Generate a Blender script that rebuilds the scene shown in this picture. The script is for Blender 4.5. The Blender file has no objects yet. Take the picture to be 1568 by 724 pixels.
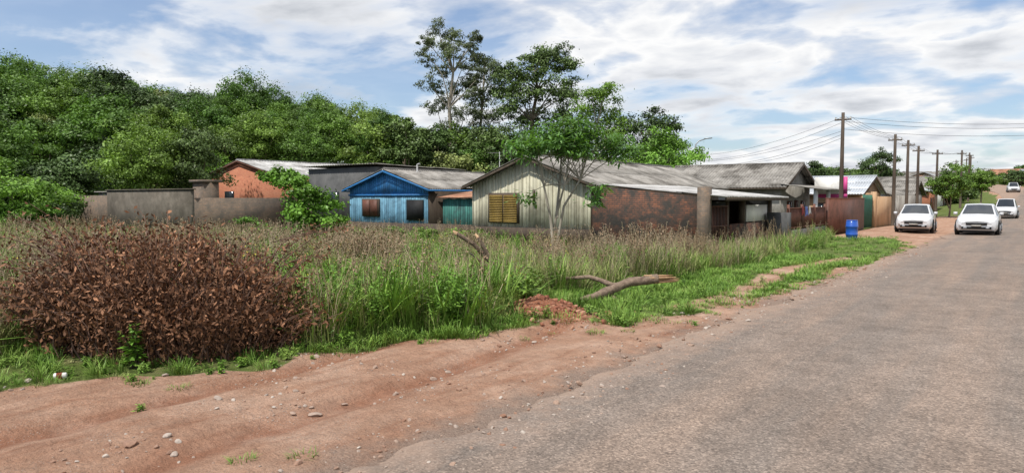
import bpy, math, random
import numpy as np
from mathutils import Vector
rnd=random.Random(7); R=np.random.default_rng(11)
S=bpy.context.scene; COL=S.collection
CA,SA=0.7965,0.6046
CX,CY=3.68,-3.03
def C(r,f):            # survey frame (right, forward of the standpoint) -> street frame
    return (CX+CA*r-SA*f, CY+SA*r+CA*f)
def sm(t):
    t=np.clip(t,0,1); return t*t*(3-2*t)
def vn(x,y,sc,seed=0):
    x=np.asarray(x,float)/sc+seed*17.3; y=np.asarray(y,float)/sc+seed*9.1
    xi=np.floor(x); yi=np.floor(y); fx=x-xi; fy=y-yi
    fx=fx*fx*(3-2*fx); fy=fy*fy*(3-2*fy)
    def h(a,b):
        v=np.sin(a*127.1+b*311.7+seed*5.3)*43758.5453
        return v-np.floor(v)
    return (h(xi,yi)*(1-fx)+h(xi+1,yi)*fx)*(1-fy)+(h(xi,yi+1)*(1-fx)+h(xi+1,yi+1)*fx)*fy
def off(s):
    s=np.asarray(s,float); return -0.0008*np.clip(s-80,0,260)**2
ES=np.array([-40,-8,-.46,.6,1.75,2.7,4.04,4.7,5.7,5.9,7.9,11.8,16.2,25.5,32,75,90,400.])
EN=np.array([-6,-5.5,-4.6,-3.7,-3.3,-3.35,-2.6,-2.1,-2.0,-1.2,-.8,-.5,-.4,-.3,-1.5,-2.5,-.6,-.5])
def edge(s): return np.interp(s,ES,EN)
MX,MY=C(.5,11.0)
def ruts(x,y):
    r=0
    for c in (1.25,2.75):
        r=r+np.exp(-((x+c+.16*np.clip(y,-10,8)-.25*np.sin(y*.35))/.2)**2)
    return r*sm((-x-.2)/.5)*(1-sm((y-7)/3))
def tz(x,y):
    x=np.asarray(x,float); y=np.asarray(y,float)
    r=CA*(x-CX)+SA*(y-CY); f=-SA*(x-CX)+CA*(y-CY)
    z=-0.35*sm((-x-3)/5)*sm((y-6)/8)
    rise=0.036*np.clip(y-70,0,230); rise=rise*sm((y-60)/40)
    z=z+rise
    ratio=r/np.maximum(f,5)
    k=np.interp(ratio,[-1.2,-.73,-.31,-.12,.1,.3],[1.15,1.0,.66,.38,.1,0])
    z=z+11.5*k*sm((f-50)/48)
    side=sm((-x-.05)/.4)
    z=z+side*((vn(x,y,1.3,1)-.5)*.06+(vn(x,y,.35,2)-.5)*.035+(vn(x,y,5,3)-.5)*.1*sm((-x-1)/3))
    z=z-.06*ruts(x,y)*side
    z=z-.045
    z=z+.26*np.exp(-(((x-MX)/.8)**2+((y-MY)/.6)**2))*(.7+.6*vn(x,y,.25,8))
    return z
# ---------------- mesh builder
class MB:
    def __init__(s): s.v=[];s.q=[];s.m=[];s.sh=[];s.n=0
    def add(s,v,q,m=0,shade=1.0):
        v=np.asarray(v,float).reshape(-1,3); q=np.asarray(q,int).reshape(-1,4)
        s.v.append(v); s.q.append(q+s.n); s.m.append(np.full(len(q),m,int))
        sh=np.asarray(shade,float)
        s.sh.append(np.full(len(v),float(sh)) if sh.ndim==0 else sh); s.n+=len(v)
    def hexa(s,p,m=0,shade=1.0):
        s.add(p,[[0,3,2,1],[4,5,6,7],[0,1,5,4],[1,2,6,5],[2,3,7,6],[3,0,4,7]],m,shade)
    def box(s,x0,x1,y0,y1,z0,z1,m=0,shade=1.0):
        s.hexa([(x0,y0,z0),(x1,y0,z0),(x1,y1,z0),(x0,y1,z0),(x0,y0,z1),(x1,y0,z1),(x1,y1,z1),(x0,y1,z1)],m,shade)
    def tube(s,pts,rad,k=6,m=0,shade=1.0,cap=True,rough=0):
        pts=np.asarray(pts,float); n=len(pts)
        rad=np.broadcast_to(np.asarray(rad,float),(n,))
        t=np.gradient(pts,axis=0); t/=np.linalg.norm(t,axis=1)[:,None]+1e-9
        ref=np.array([1.,0,0]) if abs(t[0][2])>.7 else np.array([0,0,1.])
        a=np.cross(t,ref); a/=np.linalg.norm(a,axis=1)[:,None]+1e-9; b=np.cross(t,a)
        an=np.arange(k)*2*math.pi/k
        rr=rad[:,None,None]*(1+rough*R.normal(size=(n,k,1)))
        v=pts[:,None,:]+rr*(np.cos(an)[None,:,None]*a[:,None,:]+np.sin(an)[None,:,None]*b[:,None,:])
        v=v.reshape(-1,3); q=[]
        for i in range(n-1):
            for j in range(k):
                q.append([i*k+j,i*k+(j+1)%k,(i+1)*k+(j+1)%k,(i+1)*k+j])
        if cap and k>=4:
            for base in (0,(n-1)*k):
                for j in range(1,k-2+1,2):
                    q.append([base,base+j,base+(j+1)%k,base+(j+2)%k] if j+2<=k-1 or (j+2)%k==0 else [base,base+j,base+j+1,base])
        q=[x for x in q if len(set(x))==4]
        s.add(v,q,m,shade)
    def leaves(s,c,nrm,up,w,l,m=0,shade=1.0):
        c=np.asarray(c,float); N=len(c)
        nrm=nrm/(np.linalg.norm(nrm,axis=1)[:,None]+1e-9)
        sd=np.cross(nrm,up); sd/=np.linalg.norm(sd,axis=1)[:,None]+1e-9
        u=np.cross(sd,nrm)
        w=np.broadcast_to(w,(N,))[:,None]; l=np.broadcast_to(l,(N,))[:,None]
        v=np.stack([c-u*l*.5,c+sd*w*.5-u*l*.05,c+u*l*.5,c-sd*w*.5-u*l*.05],1).reshape(-1,3)
        sh=np.repeat(np.broadcast_to(shade,(N,)),4)
        s.add(v,np.arange(4*N).reshape(N,4),m,sh)
    def blades(s,N,h0,h1,w,spread,lean,m=0,sh=(.7,1.2)):
        a=R.uniform(0,6.283,N); rr=spread*np.sqrt(R.random(N))
        a2=a+R.normal(0,.8,N); h=R.uniform(h0,h1,N); L=R.uniform(.05,1,N)*lean
        bx=rr*np.cos(a); by=rr*np.sin(a); t=np.array([0,.4,.75,1.])
        px=bx[:,None]+(np.cos(a2)*L*h)[:,None]*t**2; py=by[:,None]+(np.sin(a2)*L*h)[:,None]*t**2
        pz=h[:,None]*(t-.35*L[:,None]*t**2)
        ww=w*np.array([.8,1,.7,.1])
        sx=-np.sin(a2)[:,None]*ww*.5; sy=np.cos(a2)[:,None]*ww*.5
        v=np.stack([np.stack([px-sx,py-sy,pz],-1),np.stack([px+sx,py+sy,pz],-1)],2).reshape(-1,3)
        q=[]; base=np.arange(N)*8
        for i in range(3): q.append(np.stack([base+2*i,base+2*i+1,base+2*i+3,base+2*i+2],1))
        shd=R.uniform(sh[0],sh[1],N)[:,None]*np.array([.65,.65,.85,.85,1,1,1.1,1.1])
        s.add(v,np.concatenate(q),m,shd.reshape(-1))
    def obj(s,name,mats,parent=None,smooth=False,link=True,loc=None,rot=None,solid=0):
        me=bpy.data.meshes.new(name)
        V=np.concatenate(s.v); Q=np.concatenate(s.q); M=np.concatenate(s.m); SH=np.concatenate(s.sh)
        me.vertices.add(len(V)); me.vertices.foreach_set('co',V.reshape(-1).astype(np.float32))
        me.loops.add(len(Q)*4); me.loops.foreach_set('vertex_index',Q.reshape(-1).astype(np.int32))
        me.polygons.add(len(Q)); me.polygons.foreach_set('loop_start',(np.arange(len(Q))*4).astype(np.int32))
        me.polygons.foreach_set('material_index',M.astype(np.int32))
        if smooth: me.polygons.foreach_set('use_smooth',np.ones(len(Q),bool))
        for mm in (mats if isinstance(mats,(list,tuple)) else [mats]): me.materials.append(mm)
        me.update(calc_edges=True)
        at=me.attributes.new('shade','FLOAT','POINT'); at.data.foreach_set('value',SH.astype(np.float32))
        o=bpy.data.objects.new(name,me)
        if link: COL.objects.link(o)
        if parent: o.parent=parent
        if loc is not None: o.location=loc
        if rot is not None: o.rotation_euler=rot
        if solid:
            md=o.modifiers.new('s','SOLIDIFY'); md.thickness=solid
        return o
def empty(name,loc=(0,0,0),rot=0):
    o=bpy.data.objects.new(name,None); COL.objects.link(o); o.location=loc; o.rotation_euler=(0,0,rot); o.empty_display_size=.3
    return o
# ---------------- materials
def newmat(name):
    m=bpy.data.materials.new(name); m.use_nodes=True; nt=m.node_tree
    return m,nt,nt.nodes['Principled BSDF'],nt.nodes['Material Output']
def pos(nt,scale=(1,1,1)):
    g=nt.nodes.new('ShaderNodeNewGeometry')
    if scale==(1,1,1): return g.outputs['Position']
    mp=nt.nodes.new('ShaderNodeMapping'); mp.inputs['Scale'].default_value=scale
    nt.links.new(g.outputs['Position'],mp.inputs['Vector']); return mp.outputs[0]
def noise(nt,vec,sc,detail=4,rough=.6,dist=0):
    n=nt.nodes.new('ShaderNodeTexNoise'); n.inputs['Scale'].default_value=sc; n.inputs['Detail'].default_value=detail
    n.inputs['Roughness'].default_value=rough; n.inputs['Distortion'].default_value=dist
    nt.links.new(vec,n.inputs['Vector']); return n.outputs['Fac']
def ramp(nt,fac,stops):
    n=nt.nodes.new('ShaderNodeValToRGB'); e=n.color_ramp.elements
    while len(e)<len(stops): e.new(.5)
    for i,(p,c) in enumerate(stops):
        e[i].position=p; e[i].color=(*(c if isinstance(c,(tuple,list)) else (c,c,c)),1)
    nt.links.new(fac,n.inputs[0]); return n.outputs[0]
def mix(nt,f,a,b,mode='MIX'):
    n=nt.nodes.new('ShaderNodeMix'); n.data_type='RGBA'; n.blend_type=mode
    for v,i in ((f,0),(a,6),(b,7)):
        if isinstance(v,(int,float)): n.inputs[i].default_value=v
        elif isinstance(v,tuple): n.inputs[i].default_value=(*v,1)
        else: nt.links.new(v,n.inputs[i])
    return n.outputs[2]
def mth(nt,op,a,b=None,clamp=False):
    n=nt.nodes.new('ShaderNodeMath'); n.operation=op; n.use_clamp=clamp
    for i,v in enumerate((a,b)):
        if v is None: continue
        if isinstance(v,(int,float)): n.inputs[i].default_value=v
        else: nt.links.new(v,n.inputs[i])
    return n.outputs[0]
def attr(nt,nm='shade'):
    n=nt.nodes.new('ShaderNodeAttribute'); n.attribute_name=nm; return n.outputs['Fac']
def bump(nt,b,h,st,dist=.02):
    n=nt.nodes.new('ShaderNodeBump'); n.inputs['Strength'].default_value=st; n.inputs['Distance'].default_value=dist
    nt.links.new(h,n.inputs['Height']); nt.links.new(n.outputs[0],b.inputs['Normal'])
def surf(name,c1,c2,sc=3,stretch=(1,1,1),rough=.8,bst=.3,grime=None,gs=.6,glo=.45,ghi=.7,metal=0,spec=.3):
    m,nt,b,o=newmat(name)
    p=pos(nt,stretch); f=noise(nt,p,sc,6,.65)
    col=ramp(nt,f,[(.3,c1),(.7,c2)])
    if grime:
        g=noise(nt,pos(nt),gs,6,.7,.4); g=ramp(nt,g,[(glo,0.),(ghi,1.)]); col=mix(nt,g,col,grime)
    col=mix(nt,1.0,col,attr(nt),'MULTIPLY')
    nt.links.new(col,b.inputs['Base Color']); b.inputs['Roughness'].default_value=rough; b.inputs['Metallic'].default_value=metal
    b.inputs['Specular IOR Level'].default_value=spec
    if bst: bump(nt,b,noise(nt,p,sc*4,4),bst)
    return m
def leafmat(name,ca,cb,cc=None,tr=.3,world=0.06,gloss=.45):
    m,nt,b,o=newmat(name)
    oi=nt.nodes.new('ShaderNodeObjectInfo')
    w=noise(nt,pos(nt),world,1)
    f=mth(nt,'ADD',mth(nt,'MULTIPLY',oi.outputs['Random'],.65),mth(nt,'MULTIPLY',w,.35))
    col=ramp(nt,f,[(.15,ca),(.5,tuple((x+y)/2 for x,y in zip(ca,cb))),(.85,cb)] if cc is None else [(.1,ca),(.5,cb),(.88,cc)])
    col=mix(nt,1.0,col,attr(nt),'MULTIPLY')
    nt.links.new(col,b.inputs['Base Color']); b.inputs['Roughness'].default_value=gloss; b.inputs['Specular IOR Level'].default_value=.22
    if tr>0:
        t=nt.nodes.new('ShaderNodeBsdfTranslucent'); ms=nt.nodes.new('ShaderNodeMixShader'); ms.inputs[0].default_value=tr
        tc=mix(nt,1.0,col,(1.5,1.6,.6),'MULTIPLY'); nt.links.new(tc,t.inputs[0])
        nt.links.new(b.outputs[0],ms.inputs[1]); nt.links.new(t.outputs[0],ms.inputs[2]); nt.links.new(ms.outputs[0],o.inputs[0])
    return m
def brickmat(name,c1,c2,mort,dark=None,dlo=.4,dhi=.65,bw=.22,rh=.08):
    m,nt,b,o=newmat(name)
    g=nt.nodes.new('ShaderNodeNewGeometry'); sp=nt.nodes.new('ShaderNodeSeparateXYZ'); nt.links.new(g.outputs['Position'],sp.inputs[0])
    cb=nt.nodes.new('ShaderNodeCombineXYZ'); nt.links.new(mth(nt,'ADD',sp.outputs[0],sp.outputs[1]),cb.inputs[0]); nt.links.new(sp.outputs[2],cb.inputs[1])
    t=nt.nodes.new('ShaderNodeTexBrick'); nt.links.new(cb.outputs[0],t.inputs['Vector'])
    t.inputs['Color1'].default_value=(*c1,1); t.inputs['Color2'].default_value=(*c2,1); t.inputs['Mortar'].default_value=(*mort,1)
    t.inputs['Scale'].default_value=1; t.inputs['Brick Width'].default_value=bw; t.inputs['Row Height'].default_value=rh; t.inputs['Mortar Size'].default_value=.009
    col=t.outputs['Color']
    if dark:
        n=ramp(nt,noise(nt,pos(nt),1.6,6,.7,.3),[(dlo,0.),(dhi,1.)]); col=mix(nt,n,col,dark)
    n2=noise(nt,pos(nt),9,4); col=mix(nt,.5,col,ramp(nt,n2,[(.3,.55),(.7,1.1)]),'MULTIPLY')
    nt.links.new(col,b.inputs['Base Color']); b.inputs['Roughness'].default_value=.9
    bump(nt,b,mth(nt,'SUBTRACT',noise(nt,pos(nt),30,3),t.outputs['Fac']),.6,.01)
    return m
M={}
M['bark']=surf('bark',(.10,.075,.05),(.22,.18,.13),8,(1,1,.3),.95,.6)
M['barkpale']=surf('bark_pale',(.2,.17,.13),(.36,.32,.26),4,(1,1,.3),.9,.4)
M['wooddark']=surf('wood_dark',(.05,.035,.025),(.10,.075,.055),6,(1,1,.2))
M['cement']=surf('roof_cement',(.18,.165,.145),(.33,.31,.28),2.2,(1,1,1),.95,.3,(.07,.062,.052),.7,.46,.68)
M['cementl']=surf('roof_cement_light',(.34,.33,.32),(.5,.49,.47),2.2,(1,1,1),.9,.2,(.17,.16,.14),.9,.45,.7)
M['zinc']=surf('roof_zinc',(.42,.45,.48),(.58,.6,.62),1.2,(1,1,1),.45,.1,(.25,.2,.17),1.2,.6,.8,metal=.3)
M['rust']=surf('roof_rust',(.30,.12,.06),(.42,.25,.16),2,(1,1,1),.8,.3,(.12,.05,.03),1.4)
M['cream']=surf('boards_cream',(.43,.40,.29),(.57,.54,.41),5,(2,2,.25),.8,.3,(.24,.215,.155),.9,.48,.75)
M['blue']=surf('boards_blue',(.02,.13,.34),(.045,.20,.45),5,(2,2,.25),.6,.3,(.05,.10,.17),1.2,.5,.75)
M['bluep']=surf('boards_blue_pale',(.09,.22,.31),(.17,.34,.44),5,(2,2,.25),.7,.3,(.05,.11,.16),1.4,.45,.7)
M['teal']=surf('boards_teal',(.03,.14,.12),(.07,.23,.19),5,(2,2,.25),.7,.3,(.04,.07,.07),1.4)
M['yellow']=surf('louver_yellow',(.33,.22,.05),(.45,.31,.09),5,(1,1,1),.6,.1)
M['brown']=surf('paint_brown',(.11,.045,.03),(.18,.075,.05),3,(1,1,1),.6,.1,(.06,.03,.02),1.5)
M['red']=surf('paint_red',(.25,.03,.03),(.32,.05,.04),3,(1,1,1),.5,.1)
M['plaster']=surf('plaster_grey',(.30,.28,.25),(.42,.40,.36),1.5,(1,1,.5),.9,.2,(.16,.14,.12),.8)
M['plasterd']=surf('plaster_dark',(.085,.085,.085),(.13,.128,.125),1.5,(1,1,.5),.9,.2,(.05,.05,.05),.8)
M['tan']=surf('plaster_tan',(.40,.24,.13),(.5,.33,.2),1.5,(1,1,.5),.9,.2)
M['white']=surf('plaster_white',(.60,.59,.56),(.75,.74,.7),1.5,(1,1,.5),.8,.1,(.35,.32,.28),.8,.6,.85)
M['pink']=surf('paint_magenta',(.55,.06,.22),(.62,.09,.28),1.5,(1,1,1),.5,0)
M['green']=surf('paint_green',(.04,.13,.09),(.06,.18,.12),2,(1,1,1),.6,.1)
M['concrete']=surf('concrete_block',(.10,.088,.07),(.18,.155,.125),2,(1,1,1),.95,.5,(.06,.05,.038),.9,.4,.75)
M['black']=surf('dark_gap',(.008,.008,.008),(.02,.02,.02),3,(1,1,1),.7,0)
M['metal']=surf('metal_grey',(.25,.25,.25),(.35,.35,.35),3,(1,1,1),.5,0,metal=.6)
M['orange']=brickmat('brick_orange',(.44,.13,.06),(.52,.19,.09),(.33,.2,.15))
M['brick']=brickmat('brick_weathered',(.24,.09,.045),(.12,.055,.036),(.05,.044,.036),(.04,.034,.028),.40,.58)
M['brickp']=brickmat('brick_pale',(.26,.17,.11),(.19,.14,.10),(.16,.14,.12),(.12,.1,.08),.42,.66)
def glass():
    m,nt,b,o=newmat('window_glass'); b.inputs['Base Color'].default_value=(.02,.025,.03,1); b.inputs['Roughness'].default_value=.08; return m
M['glass']=glass()
def paint(name,c):
    m,nt,b,o=newmat(name); b.inputs['Base Color'].default_value=(*c,1); b.inputs['Roughness'].default_value=.3; b.inputs['Coat Weight'].default_value=.6; b.inputs['Coat Roughness'].default_value=.05
    return m
M['carwhite']=paint('car_paint_white',(.58,.58,.58)); M['rubber']=surf('rubber',(.015,.015,.015),(.03,.03,.03),5,rough=.8)
M['bluebin']=paint('plastic_blue',(.01,.08,.40))
M['lamp']=paint('lamp_lens',(.35,.36,.38)); M['rim']=surf('rim',(.4,.4,.4),(.5,.5,.5),3,rough=.35,metal=.8,bst=0)
M['leafF']=leafmat('leaf_forest',(.065,.135,.024),(.12,.215,.035),(.20,.29,.055),.15,.05)
M['leafD']=leafmat('leaf_dark',(.05,.085,.025),(.08,.13,.035),(.11,.165,.045),0)
M['leafO']=leafmat('leaf_olive',(.12,.155,.035),(.17,.205,.055),(.22,.245,.085),0)
M['leafE']=leafmat('leaf_eucalyptus',(.075,.10,.045),(.10,.13,.06),(.13,.16,.075),.12,.15)
M['leafB']=leafmat('leaf_bright',(.10,.21,.025),(.15,.29,.04),(.20,.34,.06),.15,.3)
M['leafT']=leafmat('leaf_sapling',(.08,.17,.035),(.11,.22,.055),(.15,.27,.085),.3,.3)
M['grass']=leafmat('grass_green',(.10,.20,.03),(.17,.30,.045),(.26,.37,.08),0,.4,.5)
M['grassy']=leafmat('grass_yellow',(.20,.27,.065),(.29,.33,.10),(.38,.37,.16),0,.4,.6)
M['straw']=leafmat('straw',(.28,.22,.12),(.38,.31,.19),(.48,.41,.28),0,.5,.8)
M['seed']=leafmat('seed_head',(.19,.12,.07),(.28,.19,.12),(.38,.29,.20),0,.5,.9)
M['flower']=leafmat('flower_yellow',(.50,.40,.03),(.55,.45,.04),None,0,.5)
M['dead']=leafmat('dead_leaf',(.13,.062,.034),(.21,.105,.057),(.31,.17,.095),0,.9,.8)
M['deadt']=surf('dead_twig',(.09,.05,.035),(.16,.10,.075),9)
# ---------------- ground
def axis(fine0,fine1,d,lo,hi,g=1.13):
    a=list(np.arange(fine0,fine1,d)); x=a[-1]; st=d
    while x<hi: st*=g; x+=st; a.append(x)
    x=a[0]; st=d; b=[]
    while x>lo: st*=g; x-=st; b.append(x)
    return np.array(b[::-1]+a)
xs=axis(-9,1.5,.07,-900,900,1.07); ys=axis(-3,14,.08,-300,1500,1.06)
X,Y=np.meshgrid(xs,ys); Z=tz(X,Y)
nx,ny=len(xs),len(ys)
b=MB(); idx=np.arange(nx*ny).reshape(ny,nx)
q=np.stack([idx[:-1,:-1],idx[:-1,1:],idx[1:,1:],idx[1:,:-1]],-1).reshape(-1,4)
e=edge(Y)+(vn(X,Y,.6,5)-.5)*.8
XO=X-off(Y)
veg=sm((e-XO)/.35+.5)
pathd=np.exp(-((X+1.25+.25*np.sin(Y*.5))/.38)**4)*sm((Y-7)/1.5)*(1-sm((Y-20)/3))
veg=veg*(1-.85*pathd)
mound=np.exp(-(((X-MX)/1.0)**2+((Y-MY)/.7)**2)**2)
veg=veg*(1-mound)
veg=np.where(XO>8.5,sm((XO-8.5)/1.5),veg)
veg=np.where((Y>33)&(X>-5.2)&(X<0)&(Y<75),veg*.15,veg)
b.add(np.stack([X,Y,Z],-1).reshape(-1,3),q,0,veg.reshape(-1))
m,nt,bs,o=newmat('soil')
P=pos(nt)
soil=ramp(nt,noise(nt,P,.9,8,.65,.3),[(.25,(.30,.155,.10)),(.45,(.43,.255,.17)),(.6,(.51,.33,.235)),(.8,(.58,.43,.33))])
st=noise(nt,pos(nt,(3.2,.35,1)),1.6,6,.6,.4)
soil=mix(nt,ramp(nt,st,[(.5,0.),(.72,.6)]),soil,(.30,.135,.075))
rt_=mth(nt,'MULTIPLY',attr(nt,'rut'),ramp(nt,noise(nt,P,3,5),[(.3,.35),(.6,1.)]))
soil=mix(nt,mth(nt,'MULTIPLY',rt_,.75),soil,(.29,.12,.065))
soil=mix(nt,attr(nt,'clay'),soil,(.33,.13,.07))
vor=nt.nodes.new('ShaderNodeTexVoronoi'); vor.inputs['Scale'].default_value=38; nt.links.new(P,vor.inputs['Vector'])
peb=mth(nt,'LESS_THAN',vor.outputs['Distance'],.22)
pm=mth(nt,'MULTIPLY',peb,ramp(nt,noise(nt,P,1.1,4),[(.44,0.),(.58,.85)]))
soil=mix(nt,pm,soil,ramp(nt,noise(nt,P,20,2),[(.3,(.28,.20,.16)),(.7,(.58,.5,.43))]))
soil=mix(nt,.55,soil,ramp(nt,noise(nt,P,5,6,.75),[(.3,.55),(.7,1.25)]),'MULTIPLY')
fine=noise(nt,P,60,5,.7); soil=mix(nt,.6,soil,ramp(nt,fine,[(.3,.55),(.7,1.3)]),'MULTIPLY')
sx=nt.nodes.new('ShaderNodeSeparateXYZ'); nt.links.new(P,sx.inputs[0])
ge=mth(nt,'ADD',mth(nt,'MULTIPLY',sx.outputs[0],1.6),mth(nt,'MULTIPLY',noise(nt,P,2.2,5),1.9))
soil=mix(nt,ramp(nt,ge,[(.3,0.),(.9,.8)]),soil,ramp(nt,noise(nt,P,70,3),[(.3,(.14,.10,.08)),(.7,(.38,.30,.24))]))
grn=ramp(nt,noise(nt,P,2.5,7,.7),[(.3,(.07,.10,.025)),(.5,(.11,.15,.035)),(.7,(.19,.17,.08))])
vf=mth(nt,'ADD',attr(nt),mth(nt,'MULTIPLY',mth(nt,'SUBTRACT',noise(nt,P,6,5),.5),.9))
col=mix(nt,ramp(nt,vf,[(.4,0.),(.65,1.)]),soil,grn)
nt.links.new(col,bs.inputs['Base Color']); bs.inputs['Roughness'].default_value=.95; bs.inputs['Specular IOR Level'].default_value=.15
hh=mth(nt,'ADD',noise(nt,P,14,8,.7),mth(nt,'MULTIPLY',pm,.5)); bump(nt,bs,hh,1.0,.07)
og=b.obj('ground',m,smooth=True)
at=og.data.attributes.new('rut','FLOAT','POINT'); at.data.foreach_set('value',np.clip(ruts(X,Y),0,1).reshape(-1).astype(np.float32))
at=og.data.attributes.new('clay','FLOAT','POINT'); at.data.foreach_set('value',np.clip(mound*.9,0,1).reshape(-1).astype(np.float32))
# ---------------- road
ry=np.concatenate([np.arange(-40,-5,1),np.arange(-5,30,.06),np.arange(30,80,.5),np.arange(80,420,3)])
nn=20; b=MB(); V=[]
for i,y in enumerate(ry):
    e0=float(off(y))+ (vn(0,y,1.4,21)-.5)*.5+(vn(0,y,.25,22)-.5)*.2+(vn(0,y,.09,24)-.5)*.09
    zr=float(tz(2.,y))+.045
    e1=8+float(off(y))+(vn(0,y,1.2,23)-.5)*.4
    for j in range(nn):
        t=j/(nn-1); t=t**1.5; x=e0+(e1-e0)*t
        zz=zr+.004+.05*(1-(2*t-1)**2)-(.03 if j==0 else 0)
        V.append((x,y,zz))
V=np.array(V); I=np.arange(len(ry)*nn).reshape(len(ry),nn)
b.add(V,np.stack([I[:-1,:-1],I[:-1,1:],I[1:,1:],I[1:,:-1]],-1).reshape(-1,4))
m,nt,bs,o=newmat('asphalt'); P=pos(nt)
base=ramp(nt,noise(nt,P,.5,6,.65,.3),[(.3,(.16,.128,.105)),(.7,(.235,.192,.16))])
streak=noise(nt,pos(nt,(1.1,.09,1)),1.0,6,.65); base=mix(nt,ramp(nt,streak,[(.40,0.),(.68,.7)]),base,(.32,.225,.165))
base=mix(nt,.6,base,ramp(nt,noise(nt,P,2.6,6,.75),[(.32,.62),(.68,1.28)]),'MULTIPLY')
ag=nt.nodes.new('ShaderNodeTexVoronoi'); ag.inputs['Scale'].default_value=70; nt.links.new(P,ag.inputs['Vector'])
agc=nt.nodes.new('ShaderNodeSeparateXYZ'); nt.links.new(ag.outputs['Color'],agc.inputs[0])
base=mix(nt,.7,base,ramp(nt,agc.outputs[0],[(.0,.4),(.4,.85),(.8,1.15),(1.,1.8)]),'MULTIPLY')
sp=ramp(nt,noise(nt,P,26,2),[(.64,0.),(.72,.6)]); base=mix(nt,sp,base,(.34,.27,.21))
dk=ramp(nt,noise(nt,P,17,2),[(.66,0.),(.72,.7)]); base=mix(nt,dk,base,(.085,.065,.055))
sx=nt.nodes.new('ShaderNodeSeparateXYZ'); nt.links.new(P,sx.inputs[0])
ed=mth(nt,'SUBTRACT',mth(nt,'MULTIPLY',noise(nt,P,2.4,7,.7),1.9),mth(nt,'MULTIPLY',sx.outputs[0],1.0))
base=mix(nt,ramp(nt,ed,[(.3,0.),(1.1,.65)]),base,(.34,.23,.165))
nt.links.new(base,bs.inputs['Base Color']); bs.inputs['Roughness'].default_value=.85; bs.inputs['Specular IOR Level'].default_value=.3
bump(nt,bs,mth(nt,'ADD',agc.outputs[0],noise(nt,P,30,5)),.6,.01)
b.obj('road',m,smooth=True)
# ---------------- roof & wall helpers
def corr(b,A,B,D,wl=.18,amp=.025,m=0,nv=5):
    A,B,D=[np.array(p,float) for p in (A,B,D)]
    u=B-A; v=D-A; L=np.linalg.norm(u); nu=int(L/wl*6); n=np.cross(u,v); n/=np.linalg.norm(n)
    if n[2]<0: n=-n
    sheets=max(1,int(round(np.linalg.norm(v)/1.7)))
    for k in range(sheets):
        t0=k/sheets; t1=min(1,(k+1)/sheets+.04)
        tu=np.linspace(0,1,nu+1); tv=np.linspace(t0,t1,3)
        hw=amp*np.sin(tu*L/wl*2*math.pi)
        sheet=np.floor(tu*L/1.05); jit=np.sin(sheet*12.9+k*4.1)*.012
        P=A+tu[None,:,None]*u+tv[:,None,None]*v+n*((hw+jit)[None,:,None]+ np.array([.02,.01,0])[:,None,None] - .02*k/sheets)
        I=np.arange(3*(nu+1)).reshape(3,nu+1)
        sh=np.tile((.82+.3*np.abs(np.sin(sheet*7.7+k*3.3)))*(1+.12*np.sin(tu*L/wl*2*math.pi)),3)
        b.add(P.reshape(-1,3),np.stack([I[:-1,:-1],I[:-1,1:],I[1:,1:],I[1:,:-1]],-1).reshape(-1,4),m,sh)
def boards(b,x0,x1,y,z0,top,w=.19,m=0,gap=.012,var=.14):
    x=x0
    while x<x1-.02:
        ww=min(w*rnd.uniform(.85,1.1),x1-x); a,c=x+gap/2,x+ww-gap/2; yo=y-rnd.uniform(0,.012)
        za,zc=top(a),top(c)
        b.hexa([(a,yo-.025,z0),(c,yo-.025,z0),(c,yo,z0),(a,yo,z0),(a,yo-.025,za),(c,yo-.025,zc),(c,yo,zc),(a,yo,za)],m,rnd.uniform(1-var,1+var))
        x+=ww
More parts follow.
